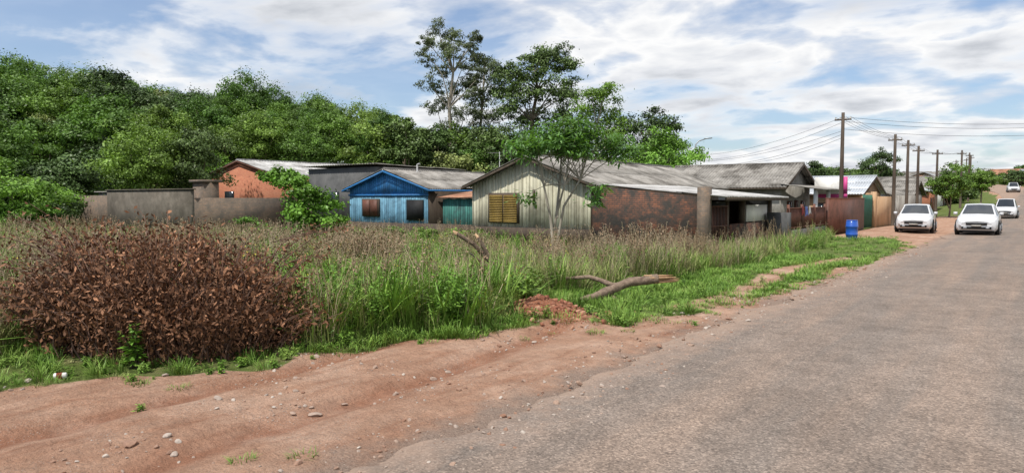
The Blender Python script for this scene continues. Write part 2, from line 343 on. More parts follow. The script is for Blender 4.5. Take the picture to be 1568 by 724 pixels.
def gable_house(name,x0,x1,y0,y1,z0,eave,apex,ridge,wall,roof,over=.4,front='plain',trim='wooddark',wl=.18,wins=True,amp=.025):
    P=empty(name,((x0+x1)/2,(y0+y1)/2,z0)); ox,oy,oz=P.location
    def fin(b,nm,mats,**k):
        for v in b.v: v-=np.array([ox,oy,oz])
        return b.obj(nm,mats,parent=P,**k)
    b=MB()
    if ridge=='y':
        xm=(x0+x1)/2; sl=(apex-eave)/((x1-x0)/2)
        b.box(x0,x1,y0,y1,z0,eave)
        b.add([(x0,y0,eave),(x1,y0,eave),(xm,y0,apex-.02),(xm,y0,apex-.02),(x0,y1,eave),(x1,y1,eave),(xm,y1,apex-.02),(xm,y1,apex-.02)],[[0,1,2,3],[4,7,6,5],[0,3,7,4],[1,5,6,2]])
        fin(b,'walls',M[wall]); b=MB(); ez=apex-sl*((x1-x0)/2+over)
        for sg in (-1,1):
            ex=xm+sg*((x1-x0)/2+over)
            corr(b,(xm,y0-over,apex+.05),(xm,y1+over,apex+.05),(ex,y0-over,ez+.05),wl,amp)
        b.tube([(xm,y0-over,apex+.07),(xm,y1+over,apex+.07)],.07,8)
        fin(b,'roof',M[roof],smooth=True,solid=-.012)
        b=MB()
        for sg in (-1,1):
            ex=xm+sg*((x1-x0)/2+over); yy=y0-over
            b.hexa([(xm,yy,apex-.12),(ex,yy,ez-.12),(ex,yy+.03,ez-.12),(xm,yy+.03,apex-.12),(xm,yy,apex),(ex,yy,ez),(ex,yy+.03,ez),(xm,yy+.03,apex)])
            b.box(ex-.03,ex,y0-over+.04,y1+over,ez-.1,ez)
        fin(b,'fascia',M[trim])
    else:
        ym=(y0+y1)/2; sl=(apex-eave)/((y1-y0)/2)
        b.box(x0,x1,y0,y1,z0,eave)
        b.add([(x0,y0,eave),(x0,y1,eave),(x0,ym,apex-.02),(x0,ym,apex-.02),(x1,y0,eave),(x1,y1,eave),(x1,ym,apex-.02),(x1,ym,apex-.02)],[[0,3,2,1],[4,5,6,7],[0,4,7,3],[1,2,6,5]])
        fin(b,'walls',M[wall]); b=MB(); ez=apex-sl*((y1-y0)/2+over)
        for sg in (-1,1):
            ey=ym+sg*((y1-y0)/2+over)
            corr(b,(x0-over,ym,apex+.05),(x1+over,ym,apex+.05),(x0-over,ey,ez+.05),wl,amp)
        b.tube([(x0-over,ym,apex+.07),(x1+over,ym,apex+.07)],.07,8)
        fin(b,'roof',M[roof],smooth=True,solid=-.012)
        b=MB()
        for sg in (-1,1):
            ey=ym+sg*((y1-y0)/2+over); xx=x1+over
            b.hexa([(xx,ym,apex-.14),(xx-.03,ym,apex-.14),(xx-.03,ey,ez-.14),(xx,ey,ez-.14),(xx,ym,apex),(xx-.03,ym,apex),(xx-.03,ey,ez),(xx,ey,ez)])
        b.box(x0-over,x1+over-.04,y0-over,y0-over+.03,ez-.1,ez)
        fin(b,'fascia',M[trim])
    if wins:
        b=MB(); g=MB()
        for fx in (.25,.72):
            xx=x0+(x1-x0)*fx; b.box(xx-.55,xx+.55,y0-.05,y0-.003,z0+1.0,z0+2.0); g.box(xx-.47,xx-.03,y0-.06,y0-.048,z0+1.08,z0+1.92); g.box(xx+.03,xx+.47,y0-.06,y0-.048,z0+1.08,z0+1.92)
        for fy in (.3,.75):
            yy=y0+(y1-y0)*fy; b.box(x1+.003,x1+.05,yy-.5,yy+.5,z0+1.0,z0+2.0); g.box(x1+.048,x1+.06,yy-.42,yy-.03,z0+1.08,z0+1.92); g.box(x1+.048,x1+.06,yy+.03,yy+.42,z0+1.08,z0+1.92)
        yy=y0+(y1-y0)*.52; b.box(x1+.003,x1+.04,yy-.42,yy+.42,z0,z0+2.05)
        fin(b,'window_frames_and_door',M['brown']); fin(g,'window_panes',M['glass'])
    return P,fin
# --- cream wooden house
P,fin=gable_house('wooden_house',-17.4,-11.1,21.8,35.8,-.5,2.42,3.55,'y','wooddark','cement',.42,wl=.18,wins=False)
top=lambda x: 3.55-(3.55-2.42)/3.15*abs(x+14.25)-.03
b=MB(); boards(b,-17.4,-11.1,21.79,-.05,top,.2); fin(b,'board_cladding',M['cream'])
b=MB(); x=-17.4
while x<-11.15:
    b.box(x-.02,x+.02,21.735,21.75,.0,top(x)-.02,0,rnd.uniform(.8,1.1)); x+=.4
fin(b,'battens',M['cream'])
b=MB(); b.box(-16.42,-14.72,21.68,21.73,.68,2.02); fin(b,'window_frame',M['wooddark'])
b=MB()
for k in range(16):
    z=.74+k*.076
    for xa in (-16.34,-15.54): b.hexa([(xa,21.63,z),(xa+.74,21.63,z),(xa+.74,21.67,z+.03),(xa,21.67,z+.03),(xa,21.635,z+.012),(xa+.74,21.635,z+.012),(xa+.74,21.675,z+.042),(xa,21.675,z+.042)],0,rnd.uniform(.8,1.1))
fin(b,'louvred_shutters',M['yellow'])
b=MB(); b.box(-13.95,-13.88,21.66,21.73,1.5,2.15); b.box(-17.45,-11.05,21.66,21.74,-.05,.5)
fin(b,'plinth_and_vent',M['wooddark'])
b=MB(); b.tube([(-17.2,23.5,2.4),(-17.2,23.5,4.0)],.018,5)
for k in range(5): b.tube([(-17.2-.1-k*.12,23.3,3.95),(-17.2-.1-k*.12,23.7,3.95)],.008,4)
b.tube([(-17.2,23.5,3.95),(-17.85,23.5,3.95)],.01,4); fin(b,'tv_antenna',M['metal'])
# --- annex with brick wall
P=empty('brick_annex'); 
b=MB()
def rz(x): return 1.86+(-5.7-x)*.094
b.hexa([(-11.05,21.8,-.5),(-6.55,21.8,-.5),(-6.55,22.0,-.5),(-11.05,22.0,-.5),(-11.05,21.8,rz(-11.05)-.06),(-6.55,21.8,rz(-6.55)-.1),(-6.55,22.0,rz(-6.55)-.1),(-11.05,22.0,rz(-11.05)-.06)])
b.box(-6.45,-6.2,24.2,29.6,-.5,.75)
b.obj('side_wall',M['brick'],parent=P)
b=MB(); b.box(-6.55,-6.15,21.72,22.12,-.5,2.2); b.obj('corner_pillar',M['brickp'],parent=P)
b=MB(); b.box(-6.48,-6.25,25.9,26.1,.75,1.7); b.box(-6.48,-6.25,29.35,29.6,.75,1.7); b.box(-6.48,-6.25,24.0,24.2,-.4,1.7); b.box(-11,-6.3,29.6,29.8,-.4,1.7)
b.obj('posts',M['wooddark'],parent=P)
b=MB(); corr(b,(-11.3,21.95,rz(-11.3)),(-11.3,30,rz(-11.3)),(-5.6,21.95,rz(-5.6)),.18,.025); b.obj('lean_to_roof',M['cementl'],parent=P,smooth=True,solid=-.012)
b=MB(); b.box(-5.68,-5.64,22.2,30,rz(-5.6)-.16,rz(-5.6)-.03); b.obj('eave_beam',M['wooddark'],parent=P)
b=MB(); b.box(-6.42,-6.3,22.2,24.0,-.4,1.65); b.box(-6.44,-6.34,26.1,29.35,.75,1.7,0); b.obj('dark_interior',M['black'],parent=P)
b=MB()
for k in range(12): b.box(-6.25,-6.22,22.25+k*.15,22.27+k*.15,.0,1.5)
b.box(-6.25,-6.22,22.2,24,.7,.74); b.box(-6.25,-6.22,22.2,24,1.46,1.5); b.obj('barred_gate',M['brown'],parent=P)
b=MB(); b.box(-6.32,-6.27,26.3,29.0,.8,1.5); b.obj('white_awning_panel',M['white'],parent=P)
# --- second house (grey) with porch
P,fin=gable_house('plastered_house',-17,-9.2,40.8,47.6,-.4,2.6,3.95,'x','plaster','cement',.5,wl=.2)
b=MB()
for yy in (41,44,47): b.box(-7.3,-7.1,yy,yy+.2,-.3,2.35)
b.box(-9.2,-7.0,40.8,47.6,-.35,-.1)
fin(b,'porch_posts',M['white'])
b=MB(); corr(b,(-9.1,40.4,2.62),(-9.1,48,2.62),(-6.7,40.4,2.3),.2,.025); fin(b,'porch_roof',M['cement'],smooth=True,solid=-.012)
# --- blue house
P,fin=gable_house('blue_wooden_house',-28.7,-22.4,24,32,-.5,2.35,3.32,'y','wooddark','cement',.35,trim='blue',wl=.18,wins=False)
top=lambda x: 3.32-(.97)/3.15*abs(x+25.55)-.03
b=MB(); boards(b,-28.7,-22.4,23.99,1.95,top,.17); b.box(-28.75,-22.35,23.9,23.96,1.9,2.0); fin(b,'gable_boards',M['blue'])
b=MB(); boards(b,-28.7,-22.4,23.99,-.2,lambda x:1.9,.17,0,.012,.25); fin(b,'wall_boards',M['bluep'])
b=MB(); b.box(-27.5,-26.1,23.84,23.95,.75,1.75); fin(b,'window_frame',M['wooddark'])
b=MB(); b.box(-27.4,-26.83,23.8,23.84,.82,1.68); b.box(-26.77,-26.2,23.8,23.84,.82,1.68); fin(b,'red_shutters',M['brown'])
b=MB(); b.box(-23.9,-22.7,23.84,23.95,.6,1.7); fin(b,'open_window',M['black'])
b=MB(); b.tube([(-25.2,26,3.2),(-25.2,26,3.7)],.05,8); b.tube([(-25.2,26,3.7),(-25.0,26,3.75)],.05,8); fin(b,'vent_pipe',M['metal'])
P=empty('teal_shed'); b=MB(); boards(b,-21.9,-18.6,24.6,-.3,lambda x:1.75+.03*math.sin(x*9),.16,0,.02,.25); b.obj('board_wall',M['teal'],parent=P)
b=MB(); b.box(-21.9,-18.6,24.62,27.5,-.3,1.7); b.obj('shed_body',M['wooddark'],parent=P)
b=MB(); corr(b,(-22.2,27.8,2.25),(-18.3,27.8,2.25),(-22.2,24.3,1.85),.1,.012); b.obj('rusty_roof',M['rust'],parent=P,smooth=True,solid=-.01)
gable_house('shack',-25.5,-17.8,36.2,42,-.4,2.4,3.2,'x','plasterd','cement',.3,wins=False)
P,fin=gable_house('orange_brick_house',-50,-40.2,27,38.5,-.4,3.45,4.6,'y','orange','cementl',.2,trim='brown',wl=.25,wins=False)
b=MB(); b.box(-47,-45.8,26.93,26.99,1.2,2.3); fin(b,'window',M['glass'])
P=empty('dark_plastered_house'); b=MB(); b.box(-36.6,-29.8,27,35,-.4,3.75); b.obj('walls',M['plasterd'],parent=P)
b=MB(); corr(b,(-36.9,26.7,3.9),(-29.5,26.7,3.9),(-36.9,35.3,3.8),.25,.02); b.obj('roof',M['cement'],parent=P,smooth=True,solid=-.012)
b=MB(); b.box(-34.5,-33.4,26.93,26.99,1.2,2.2); b.obj('window',M['glass'],parent=P)
# yard walls
b=MB(); b.box(-40.7,-31.2,15.7,15.9,-.4,2.22); b.box(-40.8,-31.1,15.64,15.96,2.22,2.28); b.obj('concrete_block_wall',M['concrete'])
b=MB(); b.box(-31.4,-31.2,15.9,21.6,-.4,1.8); b.box(-31.2,-29.0,21.4,21.6,-.4,1.7); b.obj('brick_wall',M['brickp'])
b=MB(); b.box(-46.5,-40.75,16.3,16.5,-.4,1.95); b.obj('brick_wall',M['brickp'])
b=MB(); b.box(-46.2,-43.8,17.5,20,1.0,2.15); b.box(-46.4,-43.6,17.3,20.2,2.15,2.22); b.obj('low_shed',M['plaster'])
b=MB(); b.box(-36.3,-35.2,18.6,19.6,-.3,2.7); b.box(-36.45,-35.05,18.45,19.75,2.7,2.85); b.obj('water_tank_box',M['brickp'])
b=MB(); b.box(-21.4,-17.5,21.75,21.83,-.4,.55); b.box(-29,-21.4,22.4,22.48,-.4,.5); b.obj('plank_fence',M['wooddark'])
# street front
b=MB(); b.box(-6.15,-5.3,28.6,29.3,-.4,1.15); b.box(-5.55,-5.4,29.3,36,-.4,.35); b.obj('low_wall',M['plasterd'])
b=MB(); y=29.4
while y<36: b.box(-5.49,-5.46,y,y+.03,.35,1.35); y+=.14
b.box(-5.5,-5.45,29.3,36,1.3,1.35); b.box(-5.5,-5.45,29.3,36,.42,.46)
for y in (29.4,31.6,33.8,35.9): b.box(-5.53,-5.42,y,y+.1,.3,1.5)
b.obj('metal_railing_fence',M['brown'])
b=MB(); b.box(-5.5,-5.3,36.2,45,-.3,1.75); b.box(-5.55,-5.25,36.2,45,1.75,1.8); b.obj('front_wall',M['brown'])
b=MB(); b.box(-5.45,-5.4,45.2,48,-.1,2.0)
for k in range(14): b.box(-5.4,-5.37,45.25+k*.2,45.31+k*.2,-.05,1.95)
b.obj('green_gate',M['green'])
b=MB(); b.box(-5.5,-5.2,48.1,48.5,-.3,2.2); b.box(-5.5,-5.3,48.5,56,-.3,1.9); b.obj('front_wall',M['tan'])
b=MB(); b.box(-5.5,-5.3,56.2,70,-.3,2.0); b.obj('front_wall',M['plaster'])
P=empty('roadside_billboard'); b=MB(); b.box(-8.5,-6.5,46.0,46.08,1.75,3.15); b.obj('panel',M['white'],parent=P)
b=MB(); b.box(-8.5,-6.5,45.97,45.995,1.8,2.05); b.box(-6.75,-6.5,45.97,45.995,2.06,3.15); b.obj('magenta_band',M['pink'],parent=P)
b=MB(); b.box(-8.4,-8.3,46.09,46.19,-.3,3.1); b.box(-6.7,-6.6,46.09,46.19,-.3,3.1); b.obj('posts',M['metal'],parent=P)
cols=['tan','white','plaster','orange','white','tan','plaster','white']; rf=['zinc','cement','cement','zinc','cement','rust','cement','cementl']
ys0=[50,62,73,86,99,114,130,150]
for i,y in enumerate(ys0):
    o_=float(off(y)); zb=float(tz(-10,y)); L=8 if i<5 else 10
    gable_house('plastered_house',-13+o_-rnd.uniform(0,1.5),-6.6+o_,y,y+L,zb-.2,zb+2.5,zb+3.5+rnd.uniform(0,.4),'x' if i%2==0 else 'y',cols[i],rf[i],.4)
for i in range(12):
    y=170+i*17; o_=float(off(y)); zb=float(tz(-10,y))
    gable_house('plastered_house',-15+o_,-6.6+o_,y,y+9,zb-.3,zb+2.7,zb+4,'x' if i%2 else 'y',cols[i%8],rf[(i+3)%8],.4)
    gable_house('plastered_house',11+o_,19+o_,y,y+9,zb-.3,zb+2.7,zb+4.2,'y' if i%2 else 'x',cols[(i+3)%8],rf[(i+1)%8],.4)
# --- poles, wires
def pole(x,y,h,name='utility_pole'):
    z=float(tz(x,y)); P=empty(name,(x,y,z)); b=MB(); b.tube([(0,0,-.4),(0,0,h*.5),(0,0,h)],[.13,.115,.09],8); b.obj('post',M['wooddark'],parent=P,smooth=True)
    b=MB(); b.box(-.45,.45,-.04,.04,h-.45,h-.37); b.obj('crossarm',M['wooddark'],parent=P)
    b=MB()
    for dx in (-.4,-.15,.15,.4): b.tube([(dx,0,h-.37),(dx,0,h-.26)],.035,6)
    b.obj('insulators',M['plaster'],parent=P)
    return (x,y,z+h-.25)
pp=[pole(-5.9,41.5,7.0),pole(-5,53.5,6.5),pole(-5,59.4,6.4),pole(-5,65,6.3),pole(-4.8,76,6.5)]
for y in (92,110,130,155,185): pp.append(pole(-4+float(off(y)),y,6.6))
pr=pole(9.5,56,7.4)
def wire(b,a,c,sag,n=14,r=.009):
    a=np.array(a);c=np.array(c);t=np.linspace(0,1,n)[:,None]; p=a+(c-a)*t; p[:,2]-=(sag*4*t*(1-t))[:,0]; b.tube(p,r,4)
b=MB()
for a,c in zip(pp[:-1],pp[1:]):
    for dx in (-.4,-.15,.15,.4): wire(b,(a[0]+dx,a[1],a[2]),(c[0]+dx,c[1],c[2]),.2)
for dz in (0,-.25,-.7): wire(b,(-5.9,41.5,pp[0][2]+dz),(pr[0],pr[1],pr[2]+dz),.6)
for dz,q in ((0,C(15.6,60)),(-.3,C(17,62)),(-.8,C(14,58)),(-1.2,C(16,55))): wire(b,(-5.9,41.5,pp[0][2]+dz),(q[0],q[1],5.4+dz*.8),.5)
wire(b,(-5.9,41.5,pp[0][2]-1),(-14,44,4),.3); 
b.obj('power_lines',M['black'])
x,y=C(15.6,60); P=empty('street_lamp',(x,y,0)); b=MB(); b.tube([(0,0,-.3),(0,0,6.3),(.2,.15,6.6),(.7,.5,6.8)],[.08,.06,.05,.04],8); b.obj('post',M['metal'],parent=P)
b=MB(); b.hexa([(.65,.35,6.76),(1.15,.75,6.82),(1.0,.93,6.82),(.5,.55,6.76),(.65,.35,6.84),(1.15,.75,6.9),(1.0,.93,6.9),(.5,.55,6.84)]); b.obj('lamp_head',M['metal'],parent=P)
# --- cars
def car(name,loc,rot,kind=0):
    P=empty(name,loc,rot)
    hr=1.46 if kind==0 else 1.66
    st=[(-2.12,.34,.62,.60,.58,.63,.45),(-2.04,.24,.76,.68,.70,.72,.56),(-1.85,.2,.83,.74,.77,.80,.64),(-1.3,.2,.86,.82,.81,.91,.70),(-.98,.2,.86,.88,.82,.97,.73),
        (-.25,.2,.87,.92,.83,hr-.05,.57),(.05,.2,.87,.93,.83,hr-.01,.6),(.38,.2,.87,.94,.83,hr,.6),(.46,.2,.87,.94,.83,hr,.6),(1.05,.2,.87,.96,.82,hr-.03,.59),
        (1.25,.2,.87,.97,.82,hr-.07,.57),(1.75 if kind==0 else 1.98,.22,.84,.98,.79,1.05 if kind==0 else 1.1,.64),(2.08,.26,.78,.92,.74,.98,.6),(2.14,.36,.7,.75,.66,.8,.5)]
    b=MB(); rings=[]
    for (y,zb,w,zbelt,wb,zt,wt) in st:
        l=lambda t:(wb+(wt-wb)*t,zbelt+(zt-zbelt)*t)
        h=[(0,zb),(w*.9,zb),(w,zb+.12),(w,zbelt-.14),(wb,zbelt),l(.1),l(.88),(wt,zt),(wt*.9,zt+.02),(0,zt+.04)]
        full=[(x,z) for x,z in h]+[(-x,z) for x,z in h[-2:0:-1]]
        rings.append([(x,y,z) for x,z in full])
    V=np.array(rings); n,k=V.shape[:2]
    Q=[];MI=[]
    for i in range(n-1):
        for j in range(k):
            j2=(j+1)%k; Q.append([i*k+j,i*k+j2,(i+1)*k+j2,(i+1)*k+j]); jj=min(j,k-1-j)
            mi=0
            if jj==5 and 4<=i<=10 and i!=7: mi=1
            if jj==8 and i in (4,10): mi=1
            MI.append(mi)
    for base in (0,(n-1)*k):
        for j in range(0,k//2-1):
            Q.append([base+j, base+j+1, base+k-1-j, base+(k-j)%k]); MI.append(0)
    Q=np.array(Q); MI=np.array(MI); ok=np.array([len(set(x))==4 for x in Q.tolist()]); Q=Q[ok];MI=MI[ok]
    b.add(V.reshape(-1,3),Q); b.m=[MI]
    body=b.obj('body',[M['carwhite'],M['glass']],parent=P,smooth=False)
    bv=body.modifiers.new('b','BEVEL'); bv.width=.025; bv.segments=2; bv.limit_method='ANGLE'; bv.angle_limit=math.radians(25)
    b=MB(); b.box(-.42,.42,-2.155,-2.05,.50,.60); b.box(-.6,.6,-2.14,-2.0,.30,.42); b.box(-.7,.7,-2.02,2.0,.16,.22); b.obj('grille_and_intake',M['black'],parent=P)
    b=MB()
    for sg in (-1,1):
        b.hexa([(sg*.44,-2.13,.56),(sg*.74,-1.98,.58),(sg*.74,-1.9,.58),(sg*.44,-2.0,.56),(sg*.44,-2.12,.66),(sg*.76,-1.93,.72),(sg*.76,-1.85,.72),(sg*.44,-1.98,.66)])
        b.box(sg*.45-.07,sg*.45+.07,-2.16,-2.13,.33,.40)
    b.obj('headlights',M['lamp'],parent=P)
    b=MB(); b.box(-.2,.2,-2.175,-2.158,.42,.50); b.obj('number_plate',M['plaster'],parent=P)
    b=MB()
    for sg in (-1,1): b.box(min(sg*.86,sg*1.02),max(sg*.86,sg*1.02),-.86,-.76,.95,1.09)
    b.obj('door_mirrors',M['carwhite'],parent=P)
    t=MB(); r=MB(); a=MB()
    for sg in (-1,1):
        for yy in (-1.32,1.3):
            a.tube([(sg*.80,yy,.34),(sg*.885,yy,.34)],.37,20)
            t.tube([(sg*.72,yy,.31),(sg*.9,yy,.31)],[.31,.31],20); r.tube([(sg*.86,yy,.31),(sg*.912,yy,.31)],.2,16)
            for q in range(5):
                an=q*1.2566; r.tube([(sg*.915,yy,.31),(sg*.918,yy+.19*math.cos(an),.31+.19*math.sin(an))],.025,4)
    a.obj('wheel_arches',M['black'],parent=P); t.obj('tyres',M['rubber'],parent=P); r.obj('rims',M['rim'],parent=P)
    return P
car('parked_car',(-1.95,41.0,-.03),math.radians(4))
car('parked_car',(1.05,38.9,.02),math.radians(1))
car('parked_car',(.9,72.5,float(tz(2,72.5))+.06),0,1)
car('parked_car',(-.9,146,float(tz(2,146))+.06),math.radians(6),1)
P=empty('blue_plastic_drum',(-3.1,30.7,float(tz(-3.1,30.7)))); b=MB()
zz=[0,.02,.2,.22,.25,.27,.55,.57,.60,.62,.80,.82,.84]; rr=[.2,.22,.24,.255,.255,.24,.25,.265,.265,.25,.24,.22,.21]
b.tube([(0,0,z) for z in zz],rr,20); b.obj('drum',M['bluebin'],parent=P,smooth=True)
b=MB(); b.tube([(0,0,.84),(0,0,.87)],.23,20); b.obj('lid',M['bluebin'],parent=P)
P=empty('laundry_on_fence'); 
for (y,c,zz,w) in ((31.2,'red',1.05,.4),(31.75,'bluebin',1.0,.5),(32.4,'white',1.08,.35)):
    b=MB(); n=8; V=[];
    for i in range(n):
        for j in range(5):
            V.append((-5.36+.03*math.sin(i*1.7+j*.5),y+w*i/(n-1),1.4-(1.4-zz+.1*math.sin(i))*j/4))
    I=np.arange(n*5).reshape(n,5); b.add(V,np.stack([I[:-1,:-1],I[:-1,1:],I[1:,1:],I[1:,:-1]],-1).reshape(-1,4)); b.obj('cloth',M[c],parent=P,smooth=True)
# ---------------- trees
def unit(v): return v/(np.linalg.norm(v,axis=-1,keepdims=True)+1e-9)
def crown(b,blobs,ls,per,sub=12,m=1,droop=0.,asp=.6,rlo=.3,rhi=.55):
    for (cx,cy,cz,rx,ry,rz_) in blobs:
        d=unit(R.normal(size=(sub,3))); d[:,2]=np.abs(d[:,2])*.75+d[:,2]*.25 if droop==0 else d[:,2]
        rad=R.uniform(.35,1.05,(sub,1)); sc=np.array([rx,ry,rz_]); cc=np.array([cx,cy,cz])+d*rad*sc
        bs=R.uniform(.75,1.2)
        for k in range(sub):
            n=int(per*R.uniform(.6,1.4)); rs=R.uniform(rlo,rhi)
            g=R.normal(size=(n,3)); g=unit(g)*(R.random((n,1))**.5)*(1+.35*np.abs(R.normal(size=(n,1)))**2*.5)
            p=cc[k]+g*rs*sc*np.array([1.05,1.05,.85])
            nr=unit(g*.6+d[k]*.4+R.normal(size=(n,3))*.5+np.array([0,0,.3]))
            up=R.normal(size=(n,3)); 
            if droop: up=up*(1-droop)+np.array([0,0,1.])*droop*2
            s=ls*R.uniform(.55,1.35,n)
            b.leaves(p,nr,up,s*asp,s,m,bs*R.uniform(.62,1.25)*R.uniform(.75,1.25,n))
def limb(b,a,c,r0,r1,bend=.12,m=0,n=5):
    a=np.array(a,float);c=np.array(c,float); t=np.linspace(0,1,n)[:,None]; L=np.linalg.norm(c-a)
    w=R.normal(size=3)*bend*L; p=a+(c-a)*t+w*np.sin(t*math.pi)*.5; p[:,2]+=(np.sin(t*math.pi)*L*.06)[:,0]
    b.tube(p,np.linspace(r0,r1,n),6,m); return p
def broadleaf(name,h,w,ls,per,nb,leaf,link=False,low=.25,trunk=.2,bark='bark'):
    b=MB(); blobs=[]; cz=h*(low+1)/2
    for i in range(nb):
        t=(i+.5)/nb; ph=i*2.399+rnd.uniform(-.4,.4); zz=1-2*t; rr=math.sqrt(max(0,1-zz*zz))
        rr*=rnd.uniform(.45,.8)*w; r0=w*rnd.uniform(.3,.56)
        blobs.append((rr*math.cos(ph),rr*math.sin(ph),cz+zz*h*(1-low)*.33+rnd.uniform(-.4,.5),r0,r0,r0*rnd.uniform(.7,1.0)))
    tp=limb(b,(0,0,-.3),(rnd.uniform(-.3,.3),rnd.uniform(-.3,.3),h*.66),trunk,trunk*.3,.05)
    for bl in blobs[::2]:
        k=rnd.choice([1,2,3]); limb(b,tp[k],bl[:3],trunk*.4,trunk*.12)
    crown(b,blobs,ls,per,12,1)
    return b.obj(name,[M[bark],M[leaf]],link=link)
def scatter(name,pts,rot,scl,idx,protos):
    me=bpy.data.meshes.new(name); me.vertices.add(len(pts)); me.vertices.foreach_set('co',np.asarray(pts,np.float32).reshape(-1))
    a=me.attributes.new('rotv','FLOAT_VECTOR','POINT'); a.data.foreach_set('vector',np.asarray(rot,np.float32).reshape(-1))
    a=me.attributes.new('sclv','FLOAT_VECTOR','POINT'); a.data.foreach_set('vector',np.asarray(scl,np.float32).reshape(-1))
    a=me.attributes.new('pidx','INT','POINT'); a.data.foreach_set('value',np.asarray(idx,np.int32))
    o=bpy.data.objects.new(name,me); COL.objects.link(o)
    c=bpy.data.collections.new(name+'_kinds')
    for i,p in enumerate(protos):
        p.name='%s_kind_%02d'%(name,i); c.objects.link(p)
    g=bpy.data.node_groups.new(name,'GeometryNodeTree'); g.interface.new_socket('Geometry',in_out='INPUT',socket_type='NodeSocketGeometry'); g.interface.new_socket('Geometry',in_out='OUTPUT',socket_type='NodeSocketGeometry')
    gi=g.nodes.new('NodeGroupInput'); go=g.nodes.new('NodeGroupOutput'); ip=g.nodes.new('GeometryNodeInstanceOnPoints'); ci=g.nodes.new('GeometryNodeCollectionInfo')
    ci.inputs['Collection'].default_value=c; ci.inputs['Separate Children'].default_value=True; ci.inputs['Reset Children'].default_value=True
    ip.inputs['Pick Instance'].default_value=True
    def na(t,n):
        x=g.nodes.new('GeometryNodeInputNamedAttribute'); x.data_type=t; x.inputs['Name'].default_value=n
        return [q for q in x.outputs if q.enabled and q.name=='Attribute'][0]
    g.links.new(gi.outputs[0],ip.inputs['Points']); g.links.new(ci.outputs[0],ip.inputs['Instance'])
    g.links.new(na('INT','pidx'),ip.inputs['Instance Index']); g.links.new(na('FLOAT_VECTOR','rotv'),ip.inputs['Rotation']); g.links.new(na('FLOAT_VECTOR','sclv'),ip.inputs['Scale'])
    g.links.new(ip.outputs[0],go.inputs[0]); o.modifiers.new('i','NODES').node_group=g
    return o
protos=[broadleaf('p',9.5,3.7,.25,78,17,'leafF'),broadleaf('p',8.5,3.3,.22,86,15,'leafF',low=.2),broadleaf('p',9.8,3.0,.24,78,15,'leafF',low=.15),
        broadleaf('p',7.5,3.9,.27,76,16,'leafD',low=.15),broadleaf('p',9.8,3.3,.24,80,16,'leafD',low=.25),broadleaf('p',6.5,3.0,.21,80,14,'leafB',low=.05),broadleaf('p',8.5,3.2,.2,90,14,'leafO',low=.1)]
pts=[];f0=44
while f0<112:
    ratio=-1.05
    while ratio<.22:
        r=ratio*f0+rnd.uniform(-1.8,1.8); f=f0+rnd.uniform(-1.9,1.9); x,y=C(r,f); rt=r/f
        ok = (f>46 and rt<-.46) or (f>66 and rt<.02) or f>78
        if -53<x<-37 and 24<y<41: ok=False
        if x>-37 and y>22 and y<46: ok=False
        if ok: pts.append((x,y,f,rt))
        ratio+=4.2/f0
    f0+=4 if f0<80 else 5.5
PT=np.array(pts); N=len(PT); zz=tz(PT[:,0],PT[:,1])-.2
sc=R.uniform(.68,1.10,N); sc*=np.interp(PT[:,3],[-.5,-.2,.1],[1,.92,.75]); near=(PT[:,2]<56); sc[near]*=.72
S3=np.stack([sc*R.uniform(.9,1.25,N),sc*R.uniform(.9,1.25,N),sc*R.uniform(.88,1.1,N)],1)
ix=R.choice([0,1,2,3,4,5,6],N,p=[.2,.19,.15,.12,.10,.12,.12])
rot=np.stack([R.normal(0,.08,N),R.normal(0,.08,N),R.uniform(0,6.28,N)],1)
scatter('forest',np.stack([PT[:,0],PT[:,1],zz],1),rot,S3,ix,protos)
shr=[broadleaf('s',2.6,1.7,.14,52,10,'leafF',low=.0,trunk=.05),broadleaf('s',2.2,1.5,.12,54,9,'leafD',low=.0,trunk=.05),broadleaf('s',3.0,1.5,.13,52,10,'leafB',low=.0,trunk=.05)]
pts=[]
for i in range(300):
    t=rnd.random()
    if t<.45: f=rnd.uniform(40,52); rt=rnd.uniform(-1.0,-.45)
    elif t<.8: f=rnd.uniform(60,72); rt=rnd.uniform(-.45,.25)
    else: f=rnd.uniform(36,44); rt=rnd.uniform(-1.0,-.66)
    x,y=C(rt*f,f)
    if (x>-37 and 15<y<47) or (-53<x<-37 and 20<y<41) or (-47<x<-30 and y>13 and y<22): continue
    pts.append((x,y,float(tz(x,y))-.2))
for (r,f) in ((-6.5,29),(-5,30.5),(-3.6,30.2),(-2.0,29.5),(-12.5,33),(-22,33)):
    x,y=C(r,f); pts.append((x,y,float(tz(x,y))-.9))
N=len(pts); s=R.uniform(.7,1.4,N); s[-6:]=.7
scatter('undergrowth_shrubs',pts,np.stack([np.zeros(N),np.zeros(N),R.uniform(0,6.28,N)],1),np.stack([s*1.15,s*1.15,s],1),R.integers(0,3,N),shr)
far=[broadleaf('d',6,2.8,.42,24,12,'leafD',low=.1),broadleaf('d',5,2.6,.42,24,11,'leafF',low=.05)]
pts=[]
for i in range(420):
    f=rnd.uniform(120,420); rt=rnd.uniform(.12,.95); x,y=C(rt*f,f); o_=float(off(y))
    if -17+o_<x<20+o_: continue
    pts.append((x,y,float(tz(x,y))-.3))
for i in range(60):
    f=rnd.uniform(70,110); rt=rnd.uniform(.18,.5); x,y=C(rt*f,f)
    if x>-20: continue
    pts.append((x,y,float(tz(x,y))-1.5))
for i in range(80):
    y=rnd.uniform(105,330); o_=float(off(y)); x=o_+rnd.choice([-5,9.5,10.5,-5.5])+rnd.uniform(-.7,.7); pts.append((x,y,float(tz(x,y))-.6))
N=len(pts); s=R.uniform(.6,1.1,N); s[-80:]*=.75
